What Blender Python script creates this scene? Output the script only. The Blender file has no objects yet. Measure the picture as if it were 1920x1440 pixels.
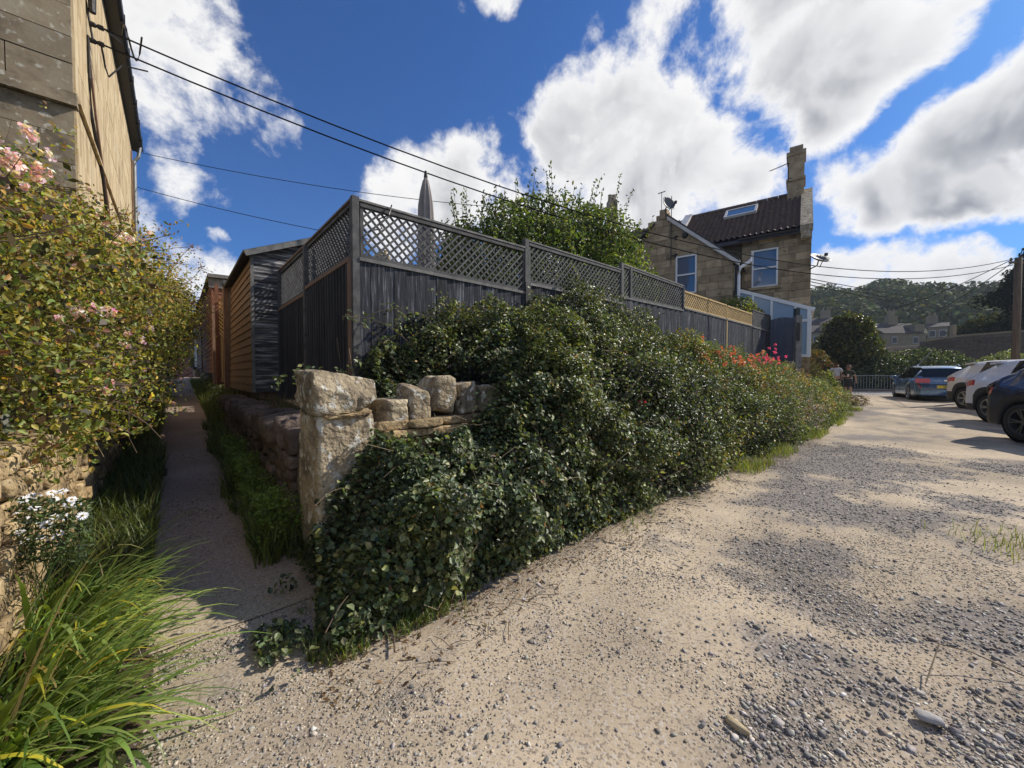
import bpy, math, random
import numpy as np
from mathutils import Vector, Matrix
random.seed(7); RNG = np.random.default_rng(7)
S = bpy.context.scene; COL = S.collection; rad = math.radians
# ---------------------------------------------------------------- camera, light, sky
EYE, FOC, HOR = 1.35, 721.0, 701.0
cam = bpy.data.objects.new('camera', bpy.data.cameras.new('camera')); COL.objects.link(cam)
cam.location = (0, 0, EYE); cam.rotation_euler = (rad(88.5), 0, 0)
cam.data.sensor_width = 36; cam.data.lens = 36*FOC/1920; cam.data.clip_start = .05; cam.data.clip_end = 2000
S.camera = cam
SUN_AZ, SUN_EL = 70.0, 39.0
sd = Vector((math.cos(rad(SUN_EL))*math.sin(rad(SUN_AZ)), math.cos(rad(SUN_EL))*math.cos(rad(SUN_AZ)), math.sin(rad(SUN_EL))))
sl = bpy.data.lights.new('sun', 'SUN'); sl.energy = 4.6; sl.angle = rad(.53); sl.color = (1, .93, .81)
so = bpy.data.objects.new('sun', sl); COL.objects.link(so); so.rotation_euler = (-sd).to_track_quat('-Z', 'Y').to_euler()
S.view_settings.view_transform = 'Standard'; S.view_settings.look = 'None'
S.view_settings.exposure = 0.12; S.view_settings.gamma = 1.0; S.view_settings.use_curve_mapping = False
S.render.engine = 'CYCLES'
S.cycles.max_bounces = 6; S.cycles.diffuse_bounces = 3; S.cycles.glossy_bounces = 2; S.cycles.transmission_bounces = 4; S.cycles.transparent_max_bounces = 6
S.cycles.caustics_reflective = False; S.cycles.caustics_refractive = False
S.cycles.use_denoising = True; S.cycles.sample_clamp_indirect = 4
try: S.cycles.denoiser = 'OPENIMAGEDENOISE'
except Exception: pass

def vdir(px, py):                                   # a bearing in the sky
    v = Vector(((px-960)/FOC, 1, (HOR-py)/FOC)); return v.normalized()
world = bpy.data.worlds.new('World'); S.world = world; world.use_nodes = True
NT = world.node_tree; NT.nodes.clear()
def nd(t, typ, **kw):
    n = t.nodes.new(typ)
    for k, v in kw.items(): setattr(n, k, v)
    return n
def lk(t, a, b): t.links.new(a, b)
def math_(t, op, a, b=None, c=None, clamp=False):
    n = t.nodes.new('ShaderNodeMath'); n.operation = op; n.use_clamp = clamp
    for i, v in enumerate((a, b, c)):
        if v is None: continue
        if isinstance(v, (int, float)): n.inputs[i].default_value = v
        else: t.links.new(v, n.inputs[i])
    return n.outputs[0]
def smooth(t, v, lo, hi, a=0., b=1.):
    n = nd(t, 'ShaderNodeMapRange', interpolation_type='SMOOTHSTEP')
    lk(t, v, n.inputs[0]); n.inputs[1].default_value = lo; n.inputs[2].default_value = hi; n.inputs[3].default_value = a; n.inputs[4].default_value = b
    return n.outputs[0]
# the clouds: heaps of vapour at fixed bearings (bearing given as for the camera's spot), fbm edges
CLOUDS = [  # px, py, radius px, density
 (290,40,120,.56),(400,90,120,.60),(470,160,85,.55),(320,190,60,.45),(530,240,50,.45),(250,120,90,.5),
 (390,325,60,.3),(425,410,24,.6),(300,385,60,.5),(320,490,120,.95),(410,540,90,.9),(240,470,90,.8),
 (740,395,70,.85),(820,375,85,.95),(900,365,80,.95),(960,390,80,.9),(700,385,40,.6),
 (1060,270,80,.85),(1130,280,100,1.1),(1200,290,110,1.3),(1280,320,110,1.3),(1360,320,80,1.),(1200,200,85,.95),(1230,120,80,.9),(1250,50,70,.8),(1140,185,40,.65),(1120,380,120,1.0),
 (1400,50,110,1.05),(1500,90,130,1.4),(1620,60,140,1.5),(1740,30,110,1.3),(1420,150,90,1.),(1540,190,100,1.1),(1640,140,80,1.),(1400,-80,150,1.1),(1620,-120,220,1.4),
 (1590,350,80,1.1),(1680,330,110,1.5),(1780,290,120,1.6),(1870,230,130,1.6),(1960,190,160,1.6),(1880,330,90,1.3),(1640,400,55,.9),(1760,380,70,1.1),(2080,260,170,1.4),
 (1540,540,60,.85),(1600,530,60,.95),(1670,520,60,1.),(1740,515,55,1.),(1800,525,60,.9),(1880,560,80,.8),
 (955,30,30,.42),(1122,105,20,.3),(60,500,200,.8),(1000,460,110,.8)]
G = bpy.data.node_groups.new('cloud_density', 'ShaderNodeTree')
G.interface.new_socket('Vector', in_out='INPUT', socket_type='NodeSocketVector')
G.interface.new_socket('Density', in_out='OUTPUT', socket_type='NodeSocketFloat'); G.interface.new_socket('Soft', in_out='OUTPUT', socket_type='NodeSocketFloat')
gi = nd(G, 'NodeGroupInput'); go = nd(G, 'NodeGroupOutput')
warp = nd(G, 'ShaderNodeTexNoise'); warp.inputs['Scale'].default_value = 3.2; warp.inputs['Detail'].default_value = 7
lk(G, gi.outputs[0], warp.inputs['Vector'])
ws = nd(G, 'ShaderNodeVectorMath', operation='SUBTRACT'); lk(G, warp.outputs['Color'], ws.inputs[0]); ws.inputs[1].default_value = (.5, .5, .5)
wm = nd(G, 'ShaderNodeVectorMath', operation='SCALE'); lk(G, ws.outputs[0], wm.inputs[0]); wm.inputs['Scale'].default_value = .24
wv = nd(G, 'ShaderNodeVectorMath', operation='ADD'); lk(G, gi.outputs[0], wv.inputs[0]); lk(G, wm.outputs[0], wv.inputs[1])
wn = nd(G, 'ShaderNodeVectorMath', operation='NORMALIZE'); lk(G, wv.outputs[0], wn.inputs[0])
acc = None
for (px, py, r, dns) in CLOUDS:
    c = vdir(px, py); k = math.hypot((px-960)/FOC, (HOR-py)/FOC); r_ = r/FOC/(1+k*k)**.75*1.12
    dp = nd(G, 'ShaderNodeVectorMath', operation='DOT_PRODUCT'); lk(G, wn.outputs[0], dp.inputs[0]); dp.inputs[1].default_value = c
    v = math_(G, 'MULTIPLY_ADD', dp.outputs['Value'], 2/(r_*r_)*dns, (1-2/(r_*r_))*dns)
    if acc is None: acc = math_(G, 'MAXIMUM', v, -1.)
    else:
        n = nd(G, 'ShaderNodeMath', operation='SMOOTH_MAX'); lk(G, acc, n.inputs[0]); lk(G, v, n.inputs[1]); n.inputs[2].default_value = .25; acc = n.outputs[0]
n1 = nd(G, 'ShaderNodeTexNoise'); n1.inputs['Scale'].default_value = 6.0; n1.inputs['Detail'].default_value = 15; n1.inputs['Roughness'].default_value = .64; n1.inputs['Distortion'].default_value = .15
lk(G, gi.outputs[0], n1.inputs['Vector'])
# the rest of the sky, away from those heaps: scattered cloud of the same kind
n2 = nd(G, 'ShaderNodeTexNoise'); n2.inputs['Scale'].default_value = 1.7; n2.inputs['Detail'].default_value = 3; lk(G, gi.outputs[0], n2.inputs['Vector'])
sy = nd(G, 'ShaderNodeSeparateXYZ'); lk(G, gi.outputs[0], sy.inputs[0])
away = smooth(G, sy.outputs[1], .25, -.2)
rest = math_(G, 'MULTIPLY', math_(G, 'MULTIPLY_ADD', n2.outputs['Fac'], 6., -2.9), away)
rest = math_(G, 'MULTIPLY_ADD', math_(G, 'SUBTRACT', 1., away), -1., rest)
acc = math_(G, 'MAXIMUM', acc, rest)
out = math_(G, 'ADD', acc, math_(G, 'MULTIPLY_ADD', n1.outputs['Fac'], 5.2, -2.62))
lk(G, out, go.inputs[0])
n5 = nd(G, 'ShaderNodeTexNoise'); n5.inputs['Scale'].default_value = 6.0; n5.inputs['Detail'].default_value = 4; n5.inputs['Roughness'].default_value = .5; n5.inputs['Distortion'].default_value = .4; lk(G, gi.outputs[0], n5.inputs['Vector'])
lk(G, math_(G, 'ADD', acc, math_(G, 'MULTIPLY_ADD', n5.outputs['Fac'], 4.2, -2.1)), go.inputs[1])

tc = nd(NT, 'ShaderNodeTexCoord')
g1 = nd(NT, 'ShaderNodeGroup'); g1.node_tree = G; lk(NT, tc.outputs['Generated'], g1.inputs[0])
off = nd(NT, 'ShaderNodeVectorMath', operation='MULTIPLY_ADD'); lk(NT, tc.outputs['Generated'], off.inputs[0]); off.inputs[1].default_value = (1, 1, 1); off.inputs[2].default_value = sd*.055
offn = nd(NT, 'ShaderNodeVectorMath', operation='NORMALIZE'); lk(NT, off.outputs[0], offn.inputs[0])
g2 = nd(NT, 'ShaderNodeGroup'); g2.node_tree = G; lk(NT, offn.outputs[0], g2.inputs[0])
sky = nd(NT, 'ShaderNodeTexSky', sky_type='NISHITA'); sky.sun_disc = False; sky.sun_elevation = rad(SUN_EL); sky.sun_rotation = rad(SUN_AZ); sky.dust_density = .6; sky.air_density = 1.0; sky.ozone_density = 2.5; sky.altitude = 100
deep = nd(NT, 'ShaderNodeMix', data_type='RGBA', blend_type='MULTIPLY'); deep.inputs[0].default_value = 1; lk(NT, sky.outputs[0], deep.inputs[6]); deep.inputs[7].default_value = (.33, .74, 1.30, 1)
cover = smooth(NT, g1.outputs[0], -.15, .78)
thick = math_(NT, 'MULTIPLY', smooth(NT, g1.outputs[1], .3, 2.0), smooth(NT, g1.outputs[0], .3, 1.1))
toward = smooth(NT, math_(NT, 'SUBTRACT', g2.outputs[1], g1.outputs[1]), -.5, .5)
dark = math_(NT, 'MULTIPLY', thick, math_(NT, 'MULTIPLY_ADD', toward, .65, .38), clamp=True)
cc = nd(NT, 'ShaderNodeMix', data_type='RGBA'); lk(NT, dark, cc.inputs[0]); cc.inputs[6].default_value = (11, 10.9, 10.8, 1); cc.inputs[7].default_value = (3.0, 3.2, 3.6, 1)
mx = nd(NT, 'ShaderNodeMix', data_type='RGBA'); lk(NT, math_(NT, 'MULTIPLY', cover, .97), mx.inputs[0]); lk(NT, deep.outputs[2], mx.inputs[6]); lk(NT, cc.outputs[2], mx.inputs[7])
bg = nd(NT, 'ShaderNodeBackground'); lk(NT, mx.outputs[2], bg.inputs[0]); bg.inputs[1].default_value = .085
wo = nd(NT, 'ShaderNodeOutputWorld'); lk(NT, bg.outputs[0], wo.inputs[0])

# ---------------------------------------------------------------- frames of reference on the ground
P = np.array([-1.316, 2.6]); E = np.array([.739, .674]); N = np.array([.674, -.739])     # stone pillar; along the lane; out to the lane
L = np.array([-.658, .753]); Q = np.array([-.753, -.658])                                # along the footpath; left across it
def W(t, o, z=0.): p = P+E*t+N*o; return Vector((p[0], p[1], z))
def F(s, q, z=0.): p = P+L*s+Q*q; return Vector((p[0], p[1], z))
def at(px, py, d): return Vector(((px-960)/FOC*d, d, EYE+(HOR-py)/FOC*d))
def ss(a, b, x): x = np.clip((x-a)/(b-a), 0, 1); return x*x*(3-2*x)
def gz(x, y):
    x = np.asarray(x, float); y = np.asarray(y, float)
    s = (x-P[0])*L[0]+(y-P[1])*L[1]
    side = (x-P[0])*Q[0]+(y-P[1])*Q[1]
    return .045*np.maximum(0, np.minimum(s, 26)-.4)*ss(-1.5, -.3, side) + .2*ss(8, 15, y)*ss(1, 5, x)

# ---------------------------------------------------------------- noise
def _h(i, j, k, s):
    n = (i*374761393+j*668265263+k*2147483647+s*974711) & 0xffffffff
    n = ((n ^ (n >> 13))*1274126177) & 0xffffffff
    return ((n ^ (n >> 16)) & 0xffff)/65535.
def vn(p, s=0):
    p = np.asarray(p, float); i = np.floor(p).astype(np.int64); f = p-i; f = f*f*(3-2*f); r = 0
    for a in (0, 1):
        for b in (0, 1):
            for c in (0, 1):
                w = (f[:, 0] if a else 1-f[:, 0])*(f[:, 1] if b else 1-f[:, 1])*(f[:, 2] if c else 1-f[:, 2])
                r = r+w*_h(i[:, 0]+a, i[:, 1]+b, i[:, 2]+c, s)
    return r
def fbm(p, s=0, o=4):
    r = 0; a = .5; p = np.asarray(p, float)
    for k in range(o): r = r+a*vn(p*2**k, s+k); a *= .5
    return r/(1-.5**o)

# ---------------------------------------------------------------- materials
def ramp(t, fac, stops):
    r = nd(t, 'ShaderNodeValToRGB'); e = r.color_ramp.elements
    while len(e) < len(stops): e.new(.5)
    for el, (p, c) in zip(e, stops): el.position = p; el.color = (*c, 1)
    lk(t, fac, r.inputs[0]); return r.outputs[0]
MATS = {}
def mat(name, c1, c2=None, scale=6., rough=.85, stretch=(1, 1, 1), bump=.3, bdist=.01, vary=.25, c3=None, metal=0., spec=.35, fine=None, pits=None, coat=0., lo=.3, hi=.7, attr=False):
    m = bpy.data.materials.new(name); m.use_nodes = True; t = m.node_tree; b = t.nodes['Principled BSDF']
    c2 = c2 or tuple(x*.7 for x in c1)
    tc = nd(t, 'ShaderNodeTexCoord'); oi = nd(t, 'ShaderNodeObjectInfo')
    mp = nd(t, 'ShaderNodeMapping'); mp.inputs['Scale'].default_value = stretch; lk(t, tc.outputs['Object'], mp.inputs[0])
    ad = nd(t, 'ShaderNodeVectorMath', operation='MULTIPLY_ADD'); lk(t, oi.outputs['Random'], ad.inputs[0]); ad.inputs[1].default_value = (57, 31, 43); lk(t, mp.outputs[0], ad.inputs[2])
    n = nd(t, 'ShaderNodeTexNoise'); n.inputs['Scale'].default_value = scale; n.inputs['Detail'].default_value = 8; n.inputs['Roughness'].default_value = .62; lk(t, ad.outputs[0], n.inputs[0])
    st = [(lo, c2), (hi, c1)] if c3 is None else [(lo, c2), ((lo+hi)/2, c1), (hi, c3)]
    col = ramp(t, n.outputs['Fac'], st)
    if fine:
        n2 = nd(t, 'ShaderNodeTexNoise'); n2.inputs['Scale'].default_value = fine[0]; n2.inputs['Detail'].default_value = 4; lk(t, ad.outputs[0], n2.inputs[0])
        f = smooth(t, n2.outputs['Fac'], fine[2], fine[3]); mm = nd(t, 'ShaderNodeMix', data_type='RGBA'); lk(t, f, mm.inputs[0]); lk(t, col, mm.inputs[6]); mm.inputs[7].default_value = (*fine[1], 1); col = mm.outputs[2]
    if pits:
        n4 = nd(t, 'ShaderNodeTexNoise'); n4.inputs['Scale'].default_value = pits[0]; n4.inputs['Detail'].default_value = 5; lk(t, ad.outputs[0], n4.inputs[0])
        f = smooth(t, n4.outputs['Fac'], pits[1], pits[2]); mm = nd(t, 'ShaderNodeMix', data_type='RGBA'); lk(t, math_(t, 'MULTIPLY', f, .75), mm.inputs[0]); lk(t, col, mm.inputs[6]); mm.inputs[7].default_value = (.045, .036, .028, 1); col = mm.outputs[2]
    if vary:
        hs = nd(t, 'ShaderNodeHueSaturation'); lk(t, math_(t, 'MULTIPLY_ADD', oi.outputs['Random'], vary, 1-vary/2), hs.inputs['Value']); lk(t, col, hs.inputs['Color']); col = hs.outputs[0]
    lk(t, col, b.inputs['Base Color']); b.inputs['Roughness'].default_value = rough; b.inputs['Metallic'].default_value = metal
    b.inputs['Specular IOR Level'].default_value = spec; b.inputs['Coat Weight'].default_value = coat
    if bump:
        n3 = nd(t, 'ShaderNodeTexNoise'); n3.inputs['Scale'].default_value = scale*5; n3.inputs['Detail'].default_value = 6; lk(t, ad.outputs[0], n3.inputs[0])
        bp = nd(t, 'ShaderNodeBump'); bp.inputs['Strength'].default_value = bump; bp.inputs['Distance'].default_value = bdist; lk(t, n3.outputs['Fac'], bp.inputs['Height']); lk(t, bp.outputs[0], b.inputs['Normal'])
    MATS[name] = m; return m
def leafmat(name, rough=.5, trans=.35, spec=.5):
    m = bpy.data.materials.new(name); m.use_nodes = True; t = m.node_tree; b = t.nodes['Principled BSDF']; o = t.nodes['Material Output']
    a = nd(t, 'ShaderNodeAttribute', attribute_name='Col'); lk(t, a.outputs['Color'], b.inputs['Base Color'])
    b.inputs['Roughness'].default_value = rough; b.inputs['Specular IOR Level'].default_value = spec
    tr = nd(t, 'ShaderNodeBsdfTranslucent'); hs = nd(t, 'ShaderNodeMix', data_type='RGBA', blend_type='MULTIPLY'); hs.inputs[0].default_value = 1
    lk(t, a.outputs['Color'], hs.inputs[6]); hs.inputs[7].default_value = (1.9, 1.9, .7, 1); lk(t, hs.outputs[2], tr.inputs[0])
    ms = nd(t, 'ShaderNodeMixShader'); ms.inputs[0].default_value = trans; lk(t, b.outputs[0], ms.inputs[1]); lk(t, tr.outputs[0], ms.inputs[2]); lk(t, ms.outputs[0], o.inputs[0])
    return m
M_LEAF = leafmat('leaf_surface'); M_GLOSSY = leafmat('glossy_leaf_surface', .43, .22, .4); M_PETAL = leafmat('petal_surface', .6, .3, .2); M_FAR = leafmat('far_leaf_surface', .8, .12, .1)
M_TWIG = mat('twig_bark', (.16, .11, .075), (.07, .05, .035), 8, vary=.3)
M_DEAD = mat('dry_stem', (.32, .25, .15), (.18, .13, .08), 8, vary=.3)
M_BOARD = mat('weathered_board', (.042, .045, .058), (.014, .015, .021), 9, .8, (5, 5, .28), 1.0, .008, .7, c3=(.27, .28, .31), lo=.38, hi=.72)
M_LATH = mat('weathered_lath', (.14, .137, .135), (.04, .04, .042), 9, .8, (1, 1, 1), .5, .004, .4)
M_DARKB = mat('dark_fence_board', (.075, .072, .078), (.03, .03, .035), 7, .8, (5, 5, .35), .6, .006, .5)
M_NEWWOOD = mat('new_timber', (.58, .42, .19), (.42, .28, .11), 8, .7, (4, 4, .5), .3, .003, .25)
M_RAIL = mat('weathered_rail', (.26, .25, .235), (.10, .098, .095), 9, .8, (1, 1, 1), .5, .004, .3)
M_ORANGE = mat('orange_cladding', (.30, .175, .10), (.11, .065, .042), 5, .75, (1.2, 1.2, 6), .5, .005, .35)
M_REDW = mat('red_brown_cladding', (.27, .115, .06), (.15, .06, .035), 5, .75, (1, 1, 5), .4, .004, .3)
M_GREYW = mat('grey_cladding', (.085, .083, .088), (.025, .025, .03), 4, .8, (.5, .5, 7), .9, .008, .6, c3=(.42, .40, .39), lo=.34, hi=.66)
M_FELT = mat('roof_felt', (.09, .095, .085), (.05, .055, .05), 9, .95)
M_POST = mat('brown_post', (.27, .17, .12), (.15, .09, .065), 8, .8, (4, 4, .5), .4)
M_STONE = mat('lichen_limestone', (.33, .26, .17), (.10, .08, .06), 5.5, .92, (1, 1, 1), 1.0, .035, .2, c3=(.55, .46, .31), fine=(13, (.56, .53, .46), .56, .64), pits=(38, .60, .68))
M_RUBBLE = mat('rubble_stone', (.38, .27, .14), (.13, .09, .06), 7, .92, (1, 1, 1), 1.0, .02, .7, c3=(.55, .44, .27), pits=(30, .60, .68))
M_DRUB = mat('dark_rubble_stone', (.21, .155, .13), (.08, .06, .05), 7, .92, (1, 1, 1), 1.0, .02, .6, pits=(30, .60, .68))  # darker, browner tone than the other rubble
M_MORTAR = mat('lime_mortar', (.33, .27, .19), (.20, .16, .11), 12, .95)
M_ENDW = mat('grey_ashlar', (.28, .22, .145), (.11, .088, .06), 2.6, .92, (1, 1, 1), .8, .006, .3, c3=(.33, .28, .20), fine=(14, (.50, .46, .37), .57, .70))
M_CREAM = mat('cream_ashlar', (.56, .43, .25), (.25, .17, .09), 2.2, .9, (2.6, 2.6, .25), .6, .006, .14, c3=(.68, .57, .38))
M_BATH = mat('golden_ashlar', (.36, .27, .165), (.20, .15, .095), 2.2, .9, (1, 1, 1), .6, .008, .55, c3=(.45, .355, .23), pits=(7, .62, .74))
M_JOINT = mat('dark_joint', (.13, .10, .07), (.07, .055, .04), 6, .95)
M_TILE = mat('roof_tile', (.17, .105, .08), (.07, .05, .042), 4, .7, (1, 1, 1), .4, .006, .2, fine=(9, (.22, .15, .12), .58, .68))
M_SLATE = mat('slate', (.085, .08, .09), (.05, .045, .05), 4, .8)
M_WHITE = mat('white_upvc', (.80, .80, .79), (.74, .74, .73), 3, .35, bump=0, vary=.03)
M_BARGE = mat('painted_barge_board', (.62, .60, .57), (.48, .46, .43), 3, .5, bump=.1)
M_BLACK = mat('black_plastic', (.022, .02, .02), (.015, .013, .013), 5, .45, vary=.1)
M_STEEL = mat('galvanised_steel', (.30, .32, .33), (.2, .21, .22), 7, .45, metal=.6)
M_DISH = mat('grey_dish_paint', (.13, .135, .14), (.09, .095, .10), 4, .5)
M_BLUEG = mat('blue_grey_paint', (.105, .12, .165), (.075, .085, .12), 7, .6, (5, 5, .4), vary=.2)
M_POLE = mat('creosoted_pole', (.17, .125, .085), (.08, .06, .045), 7, .9, (4, 4, .3), .5)
M_PARA = mat('parasol_cloth', (.36, .325, .30), (.22, .195, .18), 5, .9, (6, 6, .5), .3)
M_GLASS = bpy.data.materials.new('window_glass'); M_GLASS.use_nodes = True
_b = M_GLASS.node_tree.nodes['Principled BSDF']; _b.inputs['Base Color'].default_value = (.05, .09, .15, 1); _b.inputs['Roughness'].default_value = .06; _b.inputs['Specular IOR Level'].default_value = 1.0; _b.inputs['Coat Weight'].default_value = .6
M_CGLASS = bpy.data.materials.new('car_glass'); M_CGLASS.use_nodes = True
_b = M_CGLASS.node_tree.nodes['Principled BSDF']; _b.inputs['Base Color'].default_value = (.012, .016, .02, 1); _b.inputs['Roughness'].default_value = .05; _b.inputs['Specular IOR Level'].default_value = .6

# ---------------------------------------------------------------- object helpers
def link(o, parent=None):
    COL.objects.link(o)
    if parent is not None: o.parent = parent
    return o
def wpos(o):
    v = Vector(o.location)
    while o.parent is not None: o = o.parent; v += Vector(o.location)
    return v
def tag(o, label=None, cat=None, group=None, kind=None):
    for k, v in (('label', label), ('category', cat), ('group', group), ('kind', kind)):
        if v: o[k] = v
    return o
def thing(name, label, cat, loc=(0, 0, 0), group=None):
    o = bpy.data.objects.new(name, None); o.location = loc; o.empty_display_size = .1; COL.objects.link(o)
    return tag(o, label, cat, group)
def mk(name, V, Fs, m, parent=None, smooth_=False, col=None, loc=None):
    """mesh from world-space vertices; origin at its base centre unless loc says else"""
    V = np.asarray(V, float).reshape(-1, 3)
    if loc is None:
        loc = np.array([(V[:, 0].min()+V[:, 0].max())/2, (V[:, 1].min()+V[:, 1].max())/2, V[:, 2].min()])
    loc = np.asarray(loc, float)
    me = bpy.data.meshes.new(name); U = (V-loc).astype(np.float32)
    if isinstance(Fs, np.ndarray):
        nf, k = Fs.shape
        me.vertices.add(len(U)); me.vertices.foreach_set('co', U.ravel())
        me.loops.add(nf*k); me.loops.foreach_set('vertex_index', Fs.astype(np.int32).ravel())
        me.polygons.add(nf); me.polygons.foreach_set('loop_start', np.arange(0, nf*k, k, dtype=np.int32)); me.polygons.foreach_set('loop_total', np.full(nf, k, dtype=np.int32))
        me.update(calc_edges=True)
    else:
        me.from_pydata([tuple(v) for v in U], [], Fs); me.update()
    if smooth_: me.polygons.foreach_set('use_smooth', np.ones(len(me.polygons), dtype=bool))
    if col is not None:
        a = me.color_attributes.new('Col', 'FLOAT_COLOR', 'POINT'); c = np.ones((len(U), 4), np.float32); c[:, :3] = col; a.data.foreach_set('color', c.ravel())
    me.materials.append(m)
    o = bpy.data.objects.new(name, me); link(o, parent)
    o.location = Vector(loc)-(wpos(parent) if parent is not None else Vector((0, 0, 0)))
    return o
BOXF = [(0, 1, 3, 2), (4, 6, 7, 5), (0, 4, 5, 1), (2, 3, 7, 6), (0, 2, 6, 4), (1, 5, 7, 3)]
class MB:
    def __init__(s): s.V = []; s.F = []
    def add(s, V, Fs):
        k = len(s.V); s.V += [tuple(v) for v in V]; s.F += [tuple(i+k for i in f) for f in Fs]; return s
    def box(s, c, ax, ay, az, hx, hy, hz):              # centre, three unit axes, half sizes
        c = Vector(c); V = [c+ax*(i*hx)+ay*(j*hy)+az*(k*hz) for i in (-1, 1) for j in (-1, 1) for k in (-1, 1)]
        return s.add(V, BOXF)
    def beam(s, a, b, w, h, side=None):                  # bar from a to b, w across (along side), h the other way
        a = Vector(a); b = Vector(b); d = (b-a); ln = d.length; d.normalize()
        if side is None: side = d.cross(Vector((0, 0, 1))) if abs(d.z) < .98 else Vector((1, 0, 0))
        side = Vector(side); side = (side-d*side.dot(d)).normalized(); up = d.cross(side)
        return s.box((a+b)/2, d, side, up, ln/2, w/2, h/2)
    def tube(s, pts, r, n=6, cap=True):
        pts = [Vector(p) for p in pts]; k0 = len(s.V); rr = r if hasattr(r, '__len__') else [r]*len(pts)
        up = Vector((0, 0, 1))
        for i, p in enumerate(pts):
            d = (pts[min(i+1, len(pts)-1)]-pts[max(i-1, 0)]).normalized()
            a = d.cross(up if abs(d.z) < .95 else Vector((1, 0, 0))).normalized(); b = d.cross(a)
            for j in range(n): th = 2*math.pi*j/n; s.V.append(tuple(p+(a*math.cos(th)+b*math.sin(th))*rr[i]))
        for i in range(len(pts)-1):
            for j in range(n): s.F.append((k0+i*n+j, k0+i*n+(j+1) % n, k0+(i+1)*n+(j+1) % n, k0+(i+1)*n+j))
        if cap: s.F.append(tuple(k0+j for j in range(n))[::-1]); s.F.append(tuple(k0+(len(pts)-1)*n+j for j in range(n)))
        return s
    def lathe(s, prof, c, axis=(0, 0, 1), n=20):         # prof: (r, h) list
        ax = Vector(axis).normalized(); a = ax.cross(Vector((0, 0, 1)) if abs(ax.z) < .9 else Vector((1, 0, 0))).normalized(); b = ax.cross(a); c = Vector(c); k0 = len(s.V)
        for (r, h) in prof:
            for j in range(n): th = 2*math.pi*j/n; s.V.append(tuple(c+ax*h+(a*math.cos(th)+b*math.sin(th))*r))
        for i in range(len(prof)-1):
            for j in range(n): s.F.append((k0+i*n+j, k0+i*n+(j+1) % n, k0+(i+1)*n+(j+1) % n, k0+(i+1)*n+j))
        return s
    def prism(s, poly, d):                               # poly world points, extruded by d
        n = len(poly); d = Vector(d); V = [Vector(p) for p in poly]+[Vector(p)+d for p in poly]
        return s.add(V, [tuple(range(n))[::-1], tuple(range(n, 2*n))]+[(i, (i+1) % n, n+(i+1) % n, n+i) for i in range(n)])
    def build(s, name, m, parent=None, smooth_=False, kind=None):
        o = mk(name, s.V, s.F, m, parent, smooth_); 
        if kind: o['kind'] = kind
        return o
_rc = {}
def rockbase(n):
    if n in _rc: return _rc[n]
    idx = {}; V = []; Fs = []
    def vid(p):
        k = tuple(np.round(p, 5))
        if k not in idx: idx[k] = len(V); V.append(p)
        return idx[k]
    g = np.linspace(-1, 1, n+1)
    for ax in range(3):
        for sg in (-1, 1):
            for i in range(n):
                for j in range(n):
                    q = []
                    for (a, b) in ((i, j), (i+1, j), (i+1, j+1), (i, j+1)):
                        p = np.zeros(3); p[ax] = sg; p[(ax+1) % 3] = g[a]; p[(ax+2) % 3] = g[b]; q.append(vid(p))
                    Fs.append(tuple(q if sg > 0 else q[::-1]))
    _rc[n] = (np.array(V), np.array(Fs)); return _rc[n]
def rockv(size, n=3, seed=0, amp=.12, pw=5., freq=1.6, cuts=6):
    V, Fs = rockbase(n); nm = (np.abs(V)**pw).sum(1)**(1/pw); U = V/nm[:, None]
    d = fbm(U*freq+seed*7.3, seed, 4)-.5; sk = np.stack([fbm(U*.9+seed*3.1+k*9, seed+k, 2)-.5 for k in range(3)], 1)
    U = U*(1+amp*2*d[:, None])+sk*amp*1.0; U = U*np.array(size)/2
    rr = random.Random(seed); hs_ = np.array(size)/2
    for k in range(cuts):
        nv = np.array([rr.gauss(0, 1) for _ in range(3)])/hs_; nv /= np.linalg.norm(nv); ext = np.abs(nv)@hs_; d_ = ext*rr.uniform(.60, .86); ex = np.maximum(U@nv-d_, 0); U = U-ex[:, None]*nv*.93
    return U, Fs
def rock(name, c, size, axes, m, parent=None, n=3, amp=.12, pw=5., freq=1.6, seed=None, flat=False):
    seed = random.randrange(9999) if seed is None else seed
    V, Fs = rockv(size, n, seed, amp, pw, freq); A = np.array([list(a) for a in axes]); V = V@A+np.array(c)
    return mk(name, V, Fs, m, parent, not flat)
def v3(p, z=0): return Vector((float(p[0]), float(p[1]), z))
E3, N3, L3, Q3, Z3 = v3(E), v3(N), v3(L), v3(Q), Vector((0, 0, 1))

# ---------------------------------------------------------------- foliage helpers
def unit(a): return a/np.maximum(np.linalg.norm(a, axis=1, keepdims=True), 1e-9)
def leafmesh(C, Nn, size, wr=.55, rng=RNG, droop=.0, up=0., simple=False):
    n = len(C); size = np.broadcast_to(size, (n,)).reshape(-1, 1); Nn = unit(Nn)
    r = rng.normal(size=(n, 3)); r[:, 2] += up; A = unit(r-(r*Nn).sum(1, keepdims=True)*Nn); B = np.cross(Nn, A)
    if simple:
        V = np.stack([C-A*size*.5, C+B*size*wr*.5, C+A*size*.5, C-B*size*wr*.5], 1).reshape(-1, 3)
        Fs = np.arange(4*n).reshape(n, 4); return V, Fs, 4
    f = .16*size; w = size*wr*.5
    V = np.stack([C-A*size*.5, C-A*size*.18+B*w+Nn*f, C+A*size*.18+B*w*.85+Nn*f, C+A*size*.5-Nn*f*(.6+droop), C+A*size*.18-B*w*.85+Nn*f, C-A*size*.18-B*w+Nn*f], 1).reshape(-1, 3)
    b = (np.arange(n)*6)[:, None]; Fs = np.concatenate([b+np.array([0, 1, 2, 3]), b+np.array([0, 3, 4, 5])])
    return V, Fs, 6
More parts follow.
